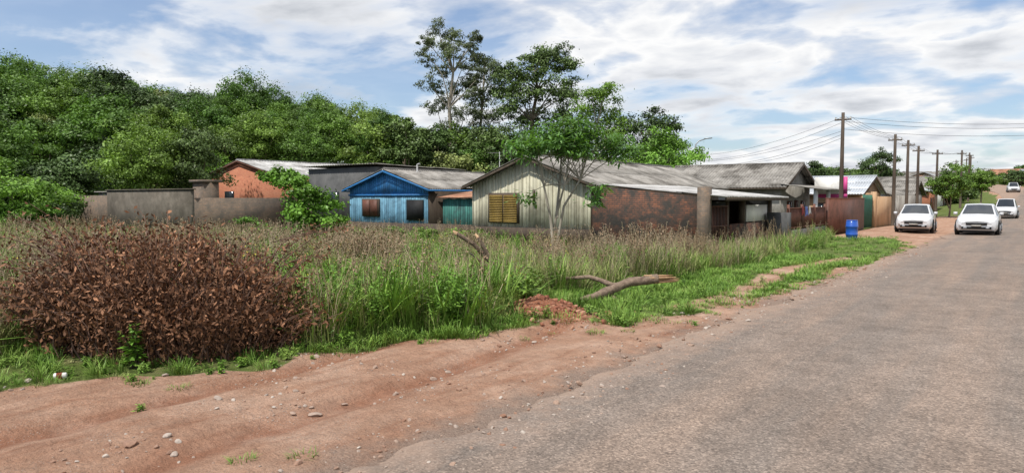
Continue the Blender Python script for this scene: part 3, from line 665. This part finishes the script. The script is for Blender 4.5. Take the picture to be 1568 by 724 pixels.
scatter('distant_trees',pts,np.stack([np.zeros(N),np.zeros(N),R.uniform(0,6.28,N)],1),np.stack([s*1.2,s*1.2,s],1),R.integers(0,2,N),far)
YAW=math.radians(37.2)
def tree(name,r,f,tpts,blobs,ls,per,leaf,trunk,sub=12,droop=0.,bark='bark',asp=.6,rlo=.3,rhi=.55):
    x,y=C(r,f); b=MB(); z=float(tz(x,y))
    tp=np.array(tpts,float); n=len(tp); b.tube(tp,np.linspace(trunk,trunk*.25,n),8)
    for bl in blobs:
        c=np.array(bl[:3]); d=np.linalg.norm(tp-c,axis=1)+np.where(tp[:,2]>c[2]-.1*c[2],50,0); k=int(np.argmin(d))
        limb(b,tp[k],c,trunk*.3,trunk*.07,.1)
    crown(b,[(a,c,d,e_,e_,g_) for a,c,d,e_,g_ in blobs],ls,per,sub,1,droop,asp,rlo,rhi)
    return b.obj(name,[M[bark],M[leaf]],loc=(x,y,z),rot=(0,0,YAW))
def rb(lst,k=1.0,zs=1.0):
    return [(x,rnd.uniform(-1.2,1.2),z*zs,r*k,r*k*rnd.uniform(.65,.9)) for x,z,r in lst]
tree('eucalyptus_tree',-6.1,70,[(0,0,-.3),(.2,0,5),(-.1,0,9.5),(.3,0,13),(-.6,0,16)],
 rb([(-1.2,18.0,1.3),(.3,17.4,1.2),(-2.4,16.9,1.1),(-.6,16.2,1.4),(1.6,16.2,1.2),(-2.2,14.9,1.3),(2.6,15.3,1.0),(-.7,13.8,1.3),(1.4,14.3,1.3),(3.1,13.2,1.1),(-2.0,12.3,1.3),(.4,11.9,1.3),(2.3,11.2,1.2),(-1.4,10.0,1.3),(1.4,9.3,1.3),(-.2,8.0,1.5),(3.0,9.0,1.1),(2.6,17.0,.9),(.3,15.2,1.3),(-.8,11.2,1.2),(1.8,12.8,1.2)],1.0,.965),.21,62,'leafE',.26,15,.5,'barkpale',.45,.22,.42)
tree('eucalyptus_tree',-3.2,71,[(0,0,-.3),(-.2,0,5),(.2,0,10),(.5,0,14)],
 rb([(.5,15.4,1.3),(1.2,14.2,1.4),(-.6,13.4,1.3),(1.4,12.2,1.5),(-.4,11.2,1.4),(1.5,10,1.5),(-.8,9,1.5),(.8,8,1.6),(-1.4,7,1.6),(1.8,6.6,1.6),(0,5.5,1.8)],1.05,.95),.22,66,'leafE',.24,15,.5,'barkpale',.45,.22,.45)
tree('eucalyptus_tree',1.9,69,[(0,0,-.3),(.3,0,5),(0,0,9),(.6,0,12),(.4,0,13.5)],
 rb([(-2.9,14.3,1.2),(-1.5,14.6,1.3),(.2,16.1,1.3),(1.4,16.4,1.4),(2.6,16.0,1.3),(3.4,15.0,1.2),(1.7,15.0,1.5),(0,14.4,1.4),(-1.9,13.0,1.5),(2.9,13.4,1.6),(1.0,12.8,1.6),(-2.8,12.2,1.1),(-.6,11.8,1.6),(2.3,11.6,1.6),(3.6,12.0,1.2),(-2.0,10.6,1.5),(.6,10.2,1.8),(2.6,9.8,1.6),(-1.2,9.0,1.8),(1.2,8.2,1.8),(-2.8,8,1.6),(3.2,8.3,1.6),(-.4,6.8,2.0),(2.2,6.4,1.9)],1.08,.95),.24,84,'leafD',.3,15,.3,'bark',.5,.25,.5)
tree('eucalyptus_tree',7.2,62,[(0,0,-.3),(.2,0,4),(.2,0,8),(.6,0,10)],
 rb([(.9,11.6,1.1),(-.3,11.1,1.2),(1.4,10.4,1.2),(-1.3,9.9,1.2),(.4,9.6,1.4),(-2.0,8.6,1.1),(1.2,8.6,1.4),(-.5,8.0,1.4),(1.9,7.3,1.2),(-1.3,6.6,1.5),(.6,6.2,1.6),(0,4.6,1.8)],1.08,.97),.22,72,'leafF',.22,14,.2,'barkpale',.5)
tree('broadleaf_tree',11.5,64,[(0,0,-.3),(0,0,3),(.2,0,6),(.4,0,7.5)],
 rb([(1.6,9.3,1.1),(2.6,8.6,1.1),(.2,8.4,1.2),(-1.4,8.3,1.2),(1.4,7.6,1.4),(3.0,7.2,1.1),(-.4,6.9,1.4),(-2.3,7.0,1.2),(1.0,5.9,1.6),(-1.6,5.5,1.7),(2.6,5.4,1.4),(.2,4.5,1.8)],1.15),.23,72,'leafD',.22,13,.1)
tree('broadleaf_tree',11.9,55,[(0,0,-.3),(0,0,3),(.2,0,4.6)],
 rb([(-.4,6.4,1.1),(1.0,6.1,1.1),(-1.7,5.7,1.2),(.2,5.4,1.4),(1.9,5.0,1.2),(-1.4,4.5,1.4),(.7,4.2,1.5),(2.3,3.8,1.2),(-2.2,3.4,1.3)],1.15),.2,80,'leafB',.18,13)
for (r,f,h,w,lf) in ((-9.5,64,8.5,2.8,'leafD'),(-7.5,66,8,2.6,'leafD'),(-5,63,6,2.8,'leafO'),(-2.3,66,8.0,2.6,'leafD'),(.5,64,6.5,2.8,'leafE'),(4.8,63,7.2,2.6,'leafE'),(-12,66,8.5,3,'leafF'),(8,60,5.5,2.6,'leafF'),(57.5,110,8.5,2.8,'leafD'),(46,108,6.5,2.6,'leafD'),(42,106,6.2,2.2,'leafE'),(24,90,5.8,2.2,'leafF'),(16,70,4.6,1.8,'leafB')):
    o=broadleaf('broadleaf_tree',h,w,.24,70,14,lf,link=True,low=.15); x,y=C(r,f); o.location=(x,y,float(tz(x,y))-(0 if f<100 else .3)); o.rotation_euler[2]=rnd.uniform(0,6)
for (x,y,h,w) in ((-3.4,73,4.6,1.9),(-2.6,99,4.4,1.6),(-6,120,4.6,2)):
    o=broadleaf('street_tree',h,w,.18,60,13,'leafF',link=True,low=.3,trunk=.1); o.location=(x,y,float(tz(x,y))); 
def sapling():
    r,f=1.43,24; x,y=C(r,f); z=float(tz(x,y)); b=MB()
    stems=[[(0,0,0),(-.05,0,.9),(.1,.05,1.6),(.35,0,2.6),(.5,0,3.5)],[(0,0,.2),(.2,.05,1.1),(.35,.1,1.9),(.9,.1,2.8),(1.15,.2,3.6)],[(-.02,0,.6),(-.12,-.1,1.5),(-.35,-.1,2.6),(-.55,-.1,3.4)],[(.1,.05,1.5),(.2,.3,2.6),(.3,.4,3.9)]]
    ends=[]
    for s_ in stems:
        b.tube(s_,np.linspace(.06,.022,len(s_)),7)
        e_=np.array(s_[-1])
        for k in range(7):
            d=np.array([R.normal(0,.55),R.normal(0,.5),R.uniform(.15,.75)]); c=e_+d; limb(b,s_[-2] if k%2 else s_[-1],c,.02,.008,.1); ends.append(c)
    ends+= [np.array(p) for p in ((-1.2,0,3.75),(2.0,0,3.6),(2.15,.1,3.9),(-.8,0,4.3),(.3,0,4.75),(1.2,0,4.6),(1.8,0,4.2),(-1.15,.2,4.0),(.8,-.3,4.7),(-.3,0,4.5),(.5,.2,4.3),(1.0,.1,4.0),(-.6,-.2,3.9),(0,-.4,4.1),(1.55,-.2,2.5),(1.35,0,2.1),(-.95,0,2.2))]
    for c in ends[-17:]: limb(b,stems[rnd.randrange(3)][-2],c,.02,.008,.1)
    for c in ends:
        n=int(R.integers(80,125)); a=R.uniform(0,6.28,n); el=R.uniform(-.9,.25,n)
        d=np.stack([np.cos(a)*np.cos(el),np.sin(a)*np.cos(el),np.sin(el)],1); L=R.uniform(.2,.32,n)
        org=c+R.normal(size=(n,3))*np.array([.2,.2,.12]); cen=org+d*L[:,None]*.6
        nr=unit(np.cross(d,np.cross(np.array([0,0,1.]),d))+R.normal(size=(n,3))*.25)
        b.leaves(cen,nr,d,L*.29,L,1,R.uniform(.75,1.25)*R.uniform(.75,1.2,n))
    return b.obj('young_tree',[M['barkpale'],M['leafT']],loc=(x,y,z),rot=(0,0,YAW))
sapling()
tree('small_bushy_tree',-9.0,30,[(.4,0,-.2),(.2,0,1),(-.2,0,2),(-.7,0,2.5)],
 [(a,rnd.uniform(-.4,.4),c_,d*1.2,d*1.05) for a,c_,d in ((-1.4,2.95,.38),(-1.0,3.1,.4),(-.5,2.95,.42),(-.9,2.75,.4),(-.1,2.65,.42),(.1,2.3,.5),(.6,2.1,.5),(-.2,1.9,.6),(1.0,1.7,.55),(.3,1.5,.65),(-.2,1.2,.6),(1.3,1.2,.5),(.8,1.0,.65),(1.5,.7,.5),(.1,.6,.6),(.9,.4,.6))],.16,50,'leafB',.08,12)
# ---------------- dead brush pile
bx,by=-4.3,8.85
b=MB(); nst=520
for i in range(nst):
    a=rnd.uniform(0,6.283); q=math.sqrt(rnd.random()); r=bx+1.6*q*math.cos(a); f=by+.95*q*math.sin(a)
    H=np.interp(r,[bx-1.8,bx-1.2,bx-.6,bx,bx+.6,bx+1.3,bx+1.8],[1.5,1.72,1.48,1.55,1.42,1.22,.8])*(1-.36*q**3)*rnd.uniform(.64,1.03)
    if rnd.random()<.07: H*=1.15
    ox=(r-bx)*.2+rnd.gauss(0,.18); of=(f-by)*.35+rnd.gauss(0,.18)
    t=np.linspace(0,1,6)[:,None]; p=np.concatenate([r+ox*t**1.5+.03*np.sin(t*9+i),f+of*t**1.5+.03*np.cos(t*7+i),H*t],1)
    if q>.75: p[:,2]-=.22*(t[:,0]**3)*H
    W=np.array([C(u,v) for u,v in p[:,:2]]); P3=np.column_stack([W,p[:,2]+tz(W[:,0],W[:,1])])
    b.tube(P3,np.linspace(.011,.004,6),4,0,rnd.uniform(.7,1.3))
    n=int(rnd.uniform(60,130)*H/1.4); tt=np.clip(R.random(n)**.9,0,1)
    c=np.stack([np.interp(tt,np.linspace(0,1,6),P3[:,k]) for k in range(3)],1)+R.normal(size=(n,3))*np.array([.085,.085,.06])
    d=unit(R.normal(size=(n,3))*.8+np.array([0,0,-.8])); nr=R.normal(size=(n,3)); s_=R.uniform(.04,.09,n)
    b.leaves(c,nr,d,s_*.42,s_,1,rnd.choice([.5,.7,.9,1.,1.2,1.6])*R.uniform(.55,1.4,n))
for i in range(90):
    a=rnd.uniform(0,6.283); r=bx+1.35*math.cos(a); f=by+.8*math.sin(a); z0=rnd.uniform(.2,1.3); 
    x0,y0=C(r,f); x1,y1=C(r+.6*math.cos(a)+rnd.gauss(0,.2),f+.45*math.sin(a)); p=limb(b,(x0,y0,z0),(x1,y1,z0+rnd.uniform(.0,.5)),.008,.003,.1)
    n=14; c=p[R.integers(2,5,n)]+R.normal(size=(n,3))*.05; s_=R.uniform(.04,.08,n); b.leaves(c,R.normal(size=(n,3)),R.normal(size=(n,3)),s_*.4,s_,1,R.uniform(.6,1.4,n))
b.obj('dead_brush_pile',[M['deadt'],M['dead']])
# ---------------- low vegetation
def proto(fn): 
    b=MB(); fn(b); return b.obj('g',[M['grass'],M['grassy'],M['straw'],M['seed'],M['flower'],M['leafB'],M['leafD']],link=False)
def weed(b,h,n,ll,m,stems=4):
    for k in range(stems):
        a=rnd.uniform(0,6.28); L=rnd.uniform(.05,.3)*h; hh=h*rnd.uniform(.7,1.05)
        p=np.array([(.04*math.cos(a),.04*math.sin(a),0),(L*.4*math.cos(a),L*.4*math.sin(a),hh*.5),(L*math.cos(a),L*math.sin(a),hh)])
        b.tube(p,[.007,.005,.003],3,0,.7,cap=False)
        tt=R.uniform(.15,1,n); c=np.stack([np.interp(tt,[0,.5,1],p[:,j]) for j in range(3)],1)
        az=R.uniform(0,6.28,n); d=np.stack([np.cos(az),np.sin(az),R.uniform(-.3,.6,n)],1); s_=ll*R.uniform(.6,1.2,n)*(1.15-.6*tt)
        b.leaves(c+d*s_[:,None]*.55,unit(np.array([0,0,1.])+R.normal(size=(n,3))*.35),d,s_*.42,s_,m,R.uniform(.65,1.2,n))
def stalks(b,n,h,m=3):
    for k in range(n):
        a=rnd.uniform(0,6.28); L=rnd.uniform(.03,.28); hh=h*rnd.uniform(.65,1.1); bx_,by_=rnd.gauss(0,.12),rnd.gauss(0,.12)
        e_=(bx_+L*math.cos(a),by_+L*math.sin(a),hh); b.tube([(bx_,by_,0),(bx_+L*.3*math.cos(a),by_+L*.3*math.sin(a),hh*.55),e_],[.0045,.0035,.0025],3,2,cap=False)
        q=18; tt=R.uniform(.7,1,q); c=np.array([bx_,by_,0])*(1-tt[:,None])+np.array(e_)*tt[:,None]+R.normal(size=(q,3))*.016
        s_=R.uniform(.02,.045,q); b.leaves(c,R.normal(size=(q,3)),np.tile([0,0,1.],(q,1))+R.normal(size=(q,3))*.4,s_*.5,s_,m,R.uniform(.6,1.3,q))
def flowers(b,n,h):
    for k in range(n):
        a=rnd.uniform(0,6.28); L=rnd.uniform(.05,.25); hh=h*rnd.uniform(.6,1.1); e_=np.array([L*math.cos(a),L*math.sin(a),hh]); b.tube([(0,0,0),e_*[.4,.4,.6],e_],[.004,.003,.002],3,0,cap=False)
        c=e_+R.normal(size=(3,3))*.025; b.leaves(c,R.normal(size=(3,3))*.4+np.array([0,0,1.]),R.normal(size=(3,3)),.018,.022,4)
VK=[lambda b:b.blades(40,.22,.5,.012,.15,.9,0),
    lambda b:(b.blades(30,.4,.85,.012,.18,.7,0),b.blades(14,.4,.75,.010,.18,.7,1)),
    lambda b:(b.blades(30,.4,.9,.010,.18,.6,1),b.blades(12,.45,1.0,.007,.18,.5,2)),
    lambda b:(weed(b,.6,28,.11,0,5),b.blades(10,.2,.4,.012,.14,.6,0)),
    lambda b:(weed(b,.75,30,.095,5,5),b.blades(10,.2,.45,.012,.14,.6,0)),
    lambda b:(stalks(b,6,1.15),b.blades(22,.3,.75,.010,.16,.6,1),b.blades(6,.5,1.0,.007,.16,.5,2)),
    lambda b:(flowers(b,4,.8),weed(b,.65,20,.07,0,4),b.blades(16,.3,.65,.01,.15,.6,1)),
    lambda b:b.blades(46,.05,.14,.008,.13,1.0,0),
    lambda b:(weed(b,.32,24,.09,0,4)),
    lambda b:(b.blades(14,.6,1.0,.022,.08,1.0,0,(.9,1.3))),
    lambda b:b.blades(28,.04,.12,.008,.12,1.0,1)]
VK2=[proto(f) for f in VK]
pts=[];ro=[];sc=[];ix=[]
LR,LF=1.9,12.6
def put(N,f0,f1,r0,r1):
    f=np.sqrt(R.uniform(f0*f0,f1*f1,N)); rt=R.uniform(r0,r1,N); r=rt*f
    x=CX+CA*r-SA*f; y=CY+SA*r+CA*f
    e_=edge(y)+(vn(x,y,.6,5)-.5)*.8
    d=e_-x
    ok=(d>0)
    ok&=~((y>21.3)&(x<-5.7)&(x>-31)); ok&=~((x<-30.9)&(y>15.2)&(x>-47)); ok&=~((y>24)&(x<-31)); ok&=~(y>34)
    br=(r-bx)/1.6; bf=(f-by)/.98; ok&=~(br*br+bf*bf<1)
    infr=(np.abs(r-bx)<1.75)&(f<by)
    pa=np.exp(-((x+1.25+.25*np.sin(y*.5))/.38)**4)*sm((y-7)/1.5)*(1-sm((y-20)/3)); ok&=~(R.random(N)<pa*.93)
    mo=np.exp(-(((x-MX)/.95)**2+((y-MY)/.65)**2)**2); ok&=~(R.random(N)<mo*1.1)
    x,y,d,f,rt,r,infr=x[ok],y[ok],d[ok],f[ok],rt[ok],r[ok],infr[ok]; n=len(x); z=tz(x,y)-.02
    tall=sm(d/np.interp(y,[0,6,10,20],[.9,1.3,3.2,3.0]))
    n1=vn(x,y,2.2,31); n2=vn(x,y,1.5,37); n3=vn(x,y,3.1,41); n4=vn(x,y,1.1,43); u=R.random(n)
    k=np.full(n,1)
    k=np.where(n1>.68,5,k); k=np.where((n1<.48)&(n2>.42),2,k); k=np.where((n2<.3),4,k)
    mixm=u<.5; k=np.where(mixm,R.choice([0,1,2,3,4,5,6,9],n,p=[.12,.22,.22,.13,.11,.13,.03,.04]),k)
    fl=(n3>.45)&(f>9)&(f<26)&(rt<.08)&(rt>-.45)&(R.random(n)<.10); k=np.where(fl,6,k)
    nearg=(f<12.5)&(rt>-.35); k=np.where(nearg&(R.random(n)<.6),R.choice([0,1,3,4,9],n),k)
    k=np.where((rt>.04)&(f>15)&(rt<.28)&(f<26)&(R.random(n)<.28)&(tall>.6),5,k)
    lo=tall<.32; k=np.where(lo,R.choice([0,7,8,10],n,p=[.2,.5,.22,.08]),k)
    lawn=(y>8)&(d<2.6); k=np.where(lawn,R.choice([7,0,10,8],n,p=[.66,.2,.08,.06]),k)
    s=(.42+.5*tall)*R.uniform(.65,1.3,n)*(.6+.45*n3+.4*n4)
    s=s*np.where((x>-11.5)&(y>13),.76,1.)
    s=np.where(k==7,R.uniform(.8,1.6,n),s); s=np.where(lawn&(k==0),s*.7,s)
    nearlog=(np.abs(r-LR)<1.6)&(f>10.6)&(f<12.9); nl2=(np.abs(r+.6)<.8)&(f>12)&(f<14.6)
    k=np.where(nearlog&(k!=7),R.choice([0,7,8],n),k); s=np.where(nearlog,np.minimum(s,.6),np.where(nl2,np.minimum(s,.6),s))
    k=np.where(infr,R.choice([7,8,0,10],n),k); s=np.where(infr,np.minimum(s,.45),s)
    s=np.minimum(s,1.15)
    pts.append(np.stack([x,y,z],1)); ro.append(np.stack([R.normal(0,.13,n),R.normal(0,.13,n),R.uniform(0,6.28,n)],1)); sc.append(np.stack([s*1.25,s*1.25,s],1)); ix.append(k)
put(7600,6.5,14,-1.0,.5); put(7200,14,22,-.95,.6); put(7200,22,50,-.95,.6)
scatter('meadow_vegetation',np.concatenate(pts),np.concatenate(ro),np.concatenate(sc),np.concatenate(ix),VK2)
x=R.uniform(-6,-.1,2600); y=R.uniform(-3,30,2600)
strip=(y>6.5)&(x>-.95+.0*y)&(x<-.3)&(vn(x,y,.9,51)>.42)&(y<26)
stray=(R.random(2600)<.3)&(vn(x,y,.7,53)>.74)
edgez=(np.abs(edge(y)-x)<.35)
k=strip|stray|edgez; x,y=x[k],y[k]; n=len(x)
VK3=[proto(VK[7]),proto(VK[10]),proto(lambda b:b.blades(40,.05,.11,.007,.13,1.2,0)),proto(lambda b:weed(b,.12,22,.05,0,4))]
s=R.uniform(.35,.95,n)
scatter('verge_grass',np.stack([x,y,tz(x,y)-.01],1),np.stack([np.zeros(n),np.zeros(n),R.uniform(0,6.28,n)],1),np.stack([s*1.2,s*1.2,s*.8],1),R.choice([0,1,2,3],n,p=[.45,.2,.15,.2]),VK3)
b=MB(); weed(b,.5,30,.13,1,6); x,y=C(-4.2,7.75); b.obj('leafy_sprout',[M['bark'],M['leafB']],loc=(x,y,float(tz(x,y))))
# ---------------- stones, clods
def stone(seed,flat=.6):
    import bmesh
    bm=bmesh.new(); bmesh.ops.create_icosphere(bm,subdivisions=2,radius=.5); rr=random.Random(seed)
    ax=[Vector((rr.gauss(0,1),rr.gauss(0,1),rr.gauss(0,1))).normalized() for _ in range(7)]
    for v in bm.verts:
        for a in ax:
            dd=v.co.dot(a); 
            if dd>.33: v.co-=a*(dd-.33)
        v.co.z*=flat
    me=bpy.data.meshes.new('stone'); bm.to_mesh(me); bm.free(); return me
def stonemat(name,stops):
    m,nt,bs,o=newmat(name); oi=nt.nodes.new('ShaderNodeObjectInfo')
    c=ramp(nt,oi.outputs['Random'],stops); c=mix(nt,.5,c,ramp(nt,noise(nt,pos(nt),40,3),[(.3,.6),(.7,1.2)]),'MULTIPLY')
    nt.links.new(c,bs.inputs['Base Color']); bs.inputs['Roughness'].default_value=.95; return m
m=stonemat('stone',[(0,(.26,.14,.09)),(.4,(.33,.22,.16)),(.75,(.36,.29,.24)),(1,(.46,.40,.34))])
m2=stonemat('red_clay',[(0,(.24,.09,.05)),(.6,(.33,.145,.085)),(1,(.42,.24,.15))])
def st_p(n,mm):
    L=[]
    for i in range(n):
        me=stone(i+3); me.materials.append(mm); L.append(bpy.data.objects.new('st',me))
    return L
N=11000; y=R.uniform(-3,26,N); x=R.uniform(-5,.9,N)
k=(x>edge(y)-.2)&((vn(x,y,.8,61)>.48)|(x>-.5)); x,y=x[k],y[k]; n=len(x)
s=.007+.018*R.random(n)**3+.03*R.random(n)**16; z=np.where(x>0,.008,tz(x,y))+s*.15
scatter('gravel',np.stack([x,y,z],1),R.uniform(0,6.28,(n,3))*np.array([.1,.1,1]),np.stack([s*2,s*2,s*2],1),R.integers(0,4,n),st_p(4,m))
x=MX+R.normal(0,.6,500); y=MY+R.normal(0,.42,500); s=.02+.07*R.random(500)**4
scatter('clay_clods',np.stack([x,y,tz(x,y)+s*.2],1),R.uniform(0,6.28,(500,3)),np.stack([s*1.5]*3,1),R.integers(0,3,500),st_p(3,m2))
for i,(u,f,sz) in enumerate(((-2.85,5.15,.15),(-1.72,6.05,.13),(-3.7,7.4,.1),(-1.9,6.0,.08),(-1.55,6.4,.07),(.3,9.3,.1),(3.3,10.6,.12),(-.3,7.3,.06),(-1.8,6.2,.06),(-2.1,6.1,.05))):
    me=stone(50+i,.5); me.materials.append(m); o=bpy.data.objects.new('stone',me); COL.objects.link(o); x,y=C(u,f); o.location=(x,y,float(tz(x,y))+sz*.12); o.scale=(sz,sz*.75,sz*.7); o.rotation_euler[2]=i
P=empty('crushed_can',(*C(-4.72,7.25),float(tz(*C(-4.72,7.25)))+.035),1.0); b=MB(); b.tube([(-.06,0,0),(-.05,0,0),(.0,0,.004),(.05,0,0),(.06,0,0)],[.024,.033,.028,.033,.024],12); b.obj('can_body',M['white'],parent=P); b=MB(); b.tube([(-.03,0,.0),(.02,0,.004)],.0335,12); b.obj('label_band',M['red'],parent=P)
# ---------------- logs
M['split']=surf('split_wood',(.32,.18,.095),(.50,.33,.19),9,(1,1,1),.85,.6)
M['barkg']=surf('bark_grey',(.11,.075,.055),(.30,.22,.16),12,(1,1,1),.95,.9)
def lpath(L,n=1): 
    L=np.array(L,float); t=np.arange(len(L)); tt=np.linspace(0,len(L)-1,(len(L)-1)*n+1)
    L=np.stack([np.interp(tt,t,L[:,k]) for k in range(3)],1)
    return [(*C(r,f),float(tz(*C(r,f)))+z) for r,f,z in L]
P=empty('fallen_log'); b=MB()
p=lpath([(1.15,12.0,.06),(1.4,12.1,.12),(1.65,12.2,.24),(2.1,12.4,.34),(2.5,12.5,.40),(2.6,12.52,.41)],4); b.tube(p,np.interp(np.linspace(0,1,len(p)),[0,.2,.5,1],[.045,.065,.078,.082]),12,rough=.09)
p=lpath([(1.0,12.9,.33),(1.4,12.7,.38),(1.8,12.5,.31),(2.0,12.4,.31)],4); b.tube(p,np.linspace(.03,.05,len(p)),9,rough=.09); b.tube(lpath([(1.7,12.3,.2),(1.85,12.1,.05)],3),.035,8,rough=.1)
b.obj('trunk',M['barkg'],parent=P,smooth=True)
b=MB()
for i in range(26):
    q_=rnd.uniform(.02,.07); d=(q_*math.cos(i*2.4),q_*math.sin(i*2.4)); L=rnd.uniform(.0,.3)
    b.tube(lpath([(2.35+.02*d[0],12.48+d[0],.39+d[1]*1.1),(2.65+L*.5,12.54+d[0]*.9,.42+d[1]*.9),(2.72+L,12.56+d[0]*.8,.43+d[1]*.9)]),[.026,.018,.004],5,0,rnd.uniform(.7,1.15),rough=.15)
b.obj('splintered_end',M['split'],parent=P)
P=empty('broken_branches'); b=MB()
p=lpath([(-.2,14.2,.1),(-.35,14.1,.45),(-.75,13.9,.9),(-1.1,13.8,1.15)],4); b.tube(p,np.linspace(.055,.04,len(p)),9,rough=.1)
p=lpath([(-.25,14.0,.2),(-.5,13.9,.75),(-.68,13.8,1.08)],4); b.tube(p,np.linspace(.05,.035,len(p)),9,rough=.1); b.tube(lpath([(-.5,13.9,.5),(-.85,14.0,.72)],3),.018,6,rough=.1)
b.obj('limbs',M['barkg'],parent=P,smooth=True); b=MB(); b.tube(lpath([(-1.08,13.8,1.14),(-1.16,13.8,1.19)]),[.04,.015],8); b.tube(lpath([(-.67,13.8,1.06),(-.72,13.78,1.13)]),[.035,.015],8); b.obj('broken_ends',M['split'],parent=P)
# ---------------- sky, sun
EL=math.radians(60)
w=bpy.data.worlds.new('World'); S.world=w; w.use_nodes=True; nt=w.node_tree; bg=nt.nodes['Background']
sky=nt.nodes.new('ShaderNodeTexSky'); sky.sky_type='NISHITA'; sky.sun_disc=False; sky.sun_elevation=EL; sky.sun_rotation=math.pi+.13
tc=nt.nodes.new('ShaderNodeTexCoord'); sp=nt.nodes.new('ShaderNodeSeparateXYZ'); nt.links.new(tc.outputs['Generated'],sp.inputs[0])
zc=mth(nt,'MAXIMUM',mth(nt,'ADD',sp.outputs[2],.16),.04)
cb=nt.nodes.new('ShaderNodeCombineXYZ'); nt.links.new(mth(nt,'DIVIDE',sp.outputs[0],zc),cb.inputs[0]); nt.links.new(mth(nt,'DIVIDE',sp.outputs[1],zc),cb.inputs[1])
n1=noise(nt,cb.outputs[0],2.3,8,.52,.2)
mp=nt.nodes.new('ShaderNodeMapping'); mp.inputs['Rotation'].default_value=(0,0,.7); mp.inputs['Scale'].default_value=(.6,1.2,1); nt.links.new(cb.outputs[0],mp.inputs[0])
n2=noise(nt,mp.outputs[0],1.0,7,.58,.4)
n3=noise(nt,cb.outputs[0],.8,4,.55)
rightness=mth(nt,'ADD',mth(nt,'MULTIPLY',sp.outputs[0],CA),mth(nt,'MULTIPLY',sp.outputs[1],SA))
tot=mth(nt,'ADD',mth(nt,'ADD',mth(nt,'MULTIPLY',n1,.6),mth(nt,'MULTIPLY',n2,.5)),mth(nt,'MULTIPLY',rightness,.10))
mask=ramp(nt,tot,[(.48,.15),(.55,.6),(.615,1.)])
ccol=ramp(nt,mth(nt,'ADD',mth(nt,'MULTIPLY',n1,.72),mth(nt,'MULTIPLY',n3,.35)),[(.38,(.66,.72,.82)),(.47,(.78,.81,.87)),(.53,(1.0,1.0,1.0)),(.60,(.80,.82,.86)),(.70,(.52,.55,.60))])
skc=mix(nt,1.0,sky.outputs[0],(.115,.125,.14),'MULTIPLY')
nt.links.new(mix(nt,mask,skc,ccol),bg.inputs[0]); bg.inputs[1].default_value=1.0
L=bpy.data.lights.new('sun','SUN'); L.energy=4.7; L.angle=math.radians(1.2); L.color=(1,.96,.89); so=bpy.data.objects.new('sun',L); COL.objects.link(so)
v=Vector((-math.sin(.13)*math.cos(EL),-math.cos(.13)*math.cos(EL),math.sin(EL))); so.rotation_euler=v.to_track_quat('Z','Y').to_euler(); so.location=(0,-20,40)
# ---------------- camera
cd=bpy.data.cameras.new('camera'); cd.lens=24.7; cd.sensor_width=36; cd.clip_start=.05; cd.clip_end=4000
co=bpy.data.objects.new('camera',cd); COL.objects.link(co); co.location=(CX,CY,1.8); co.rotation_euler=(math.radians(90-3.14),0,YAW); S.camera=co
S.view_settings.view_transform='Standard'; S.view_settings.look='None'; S.view_settings.exposure=0
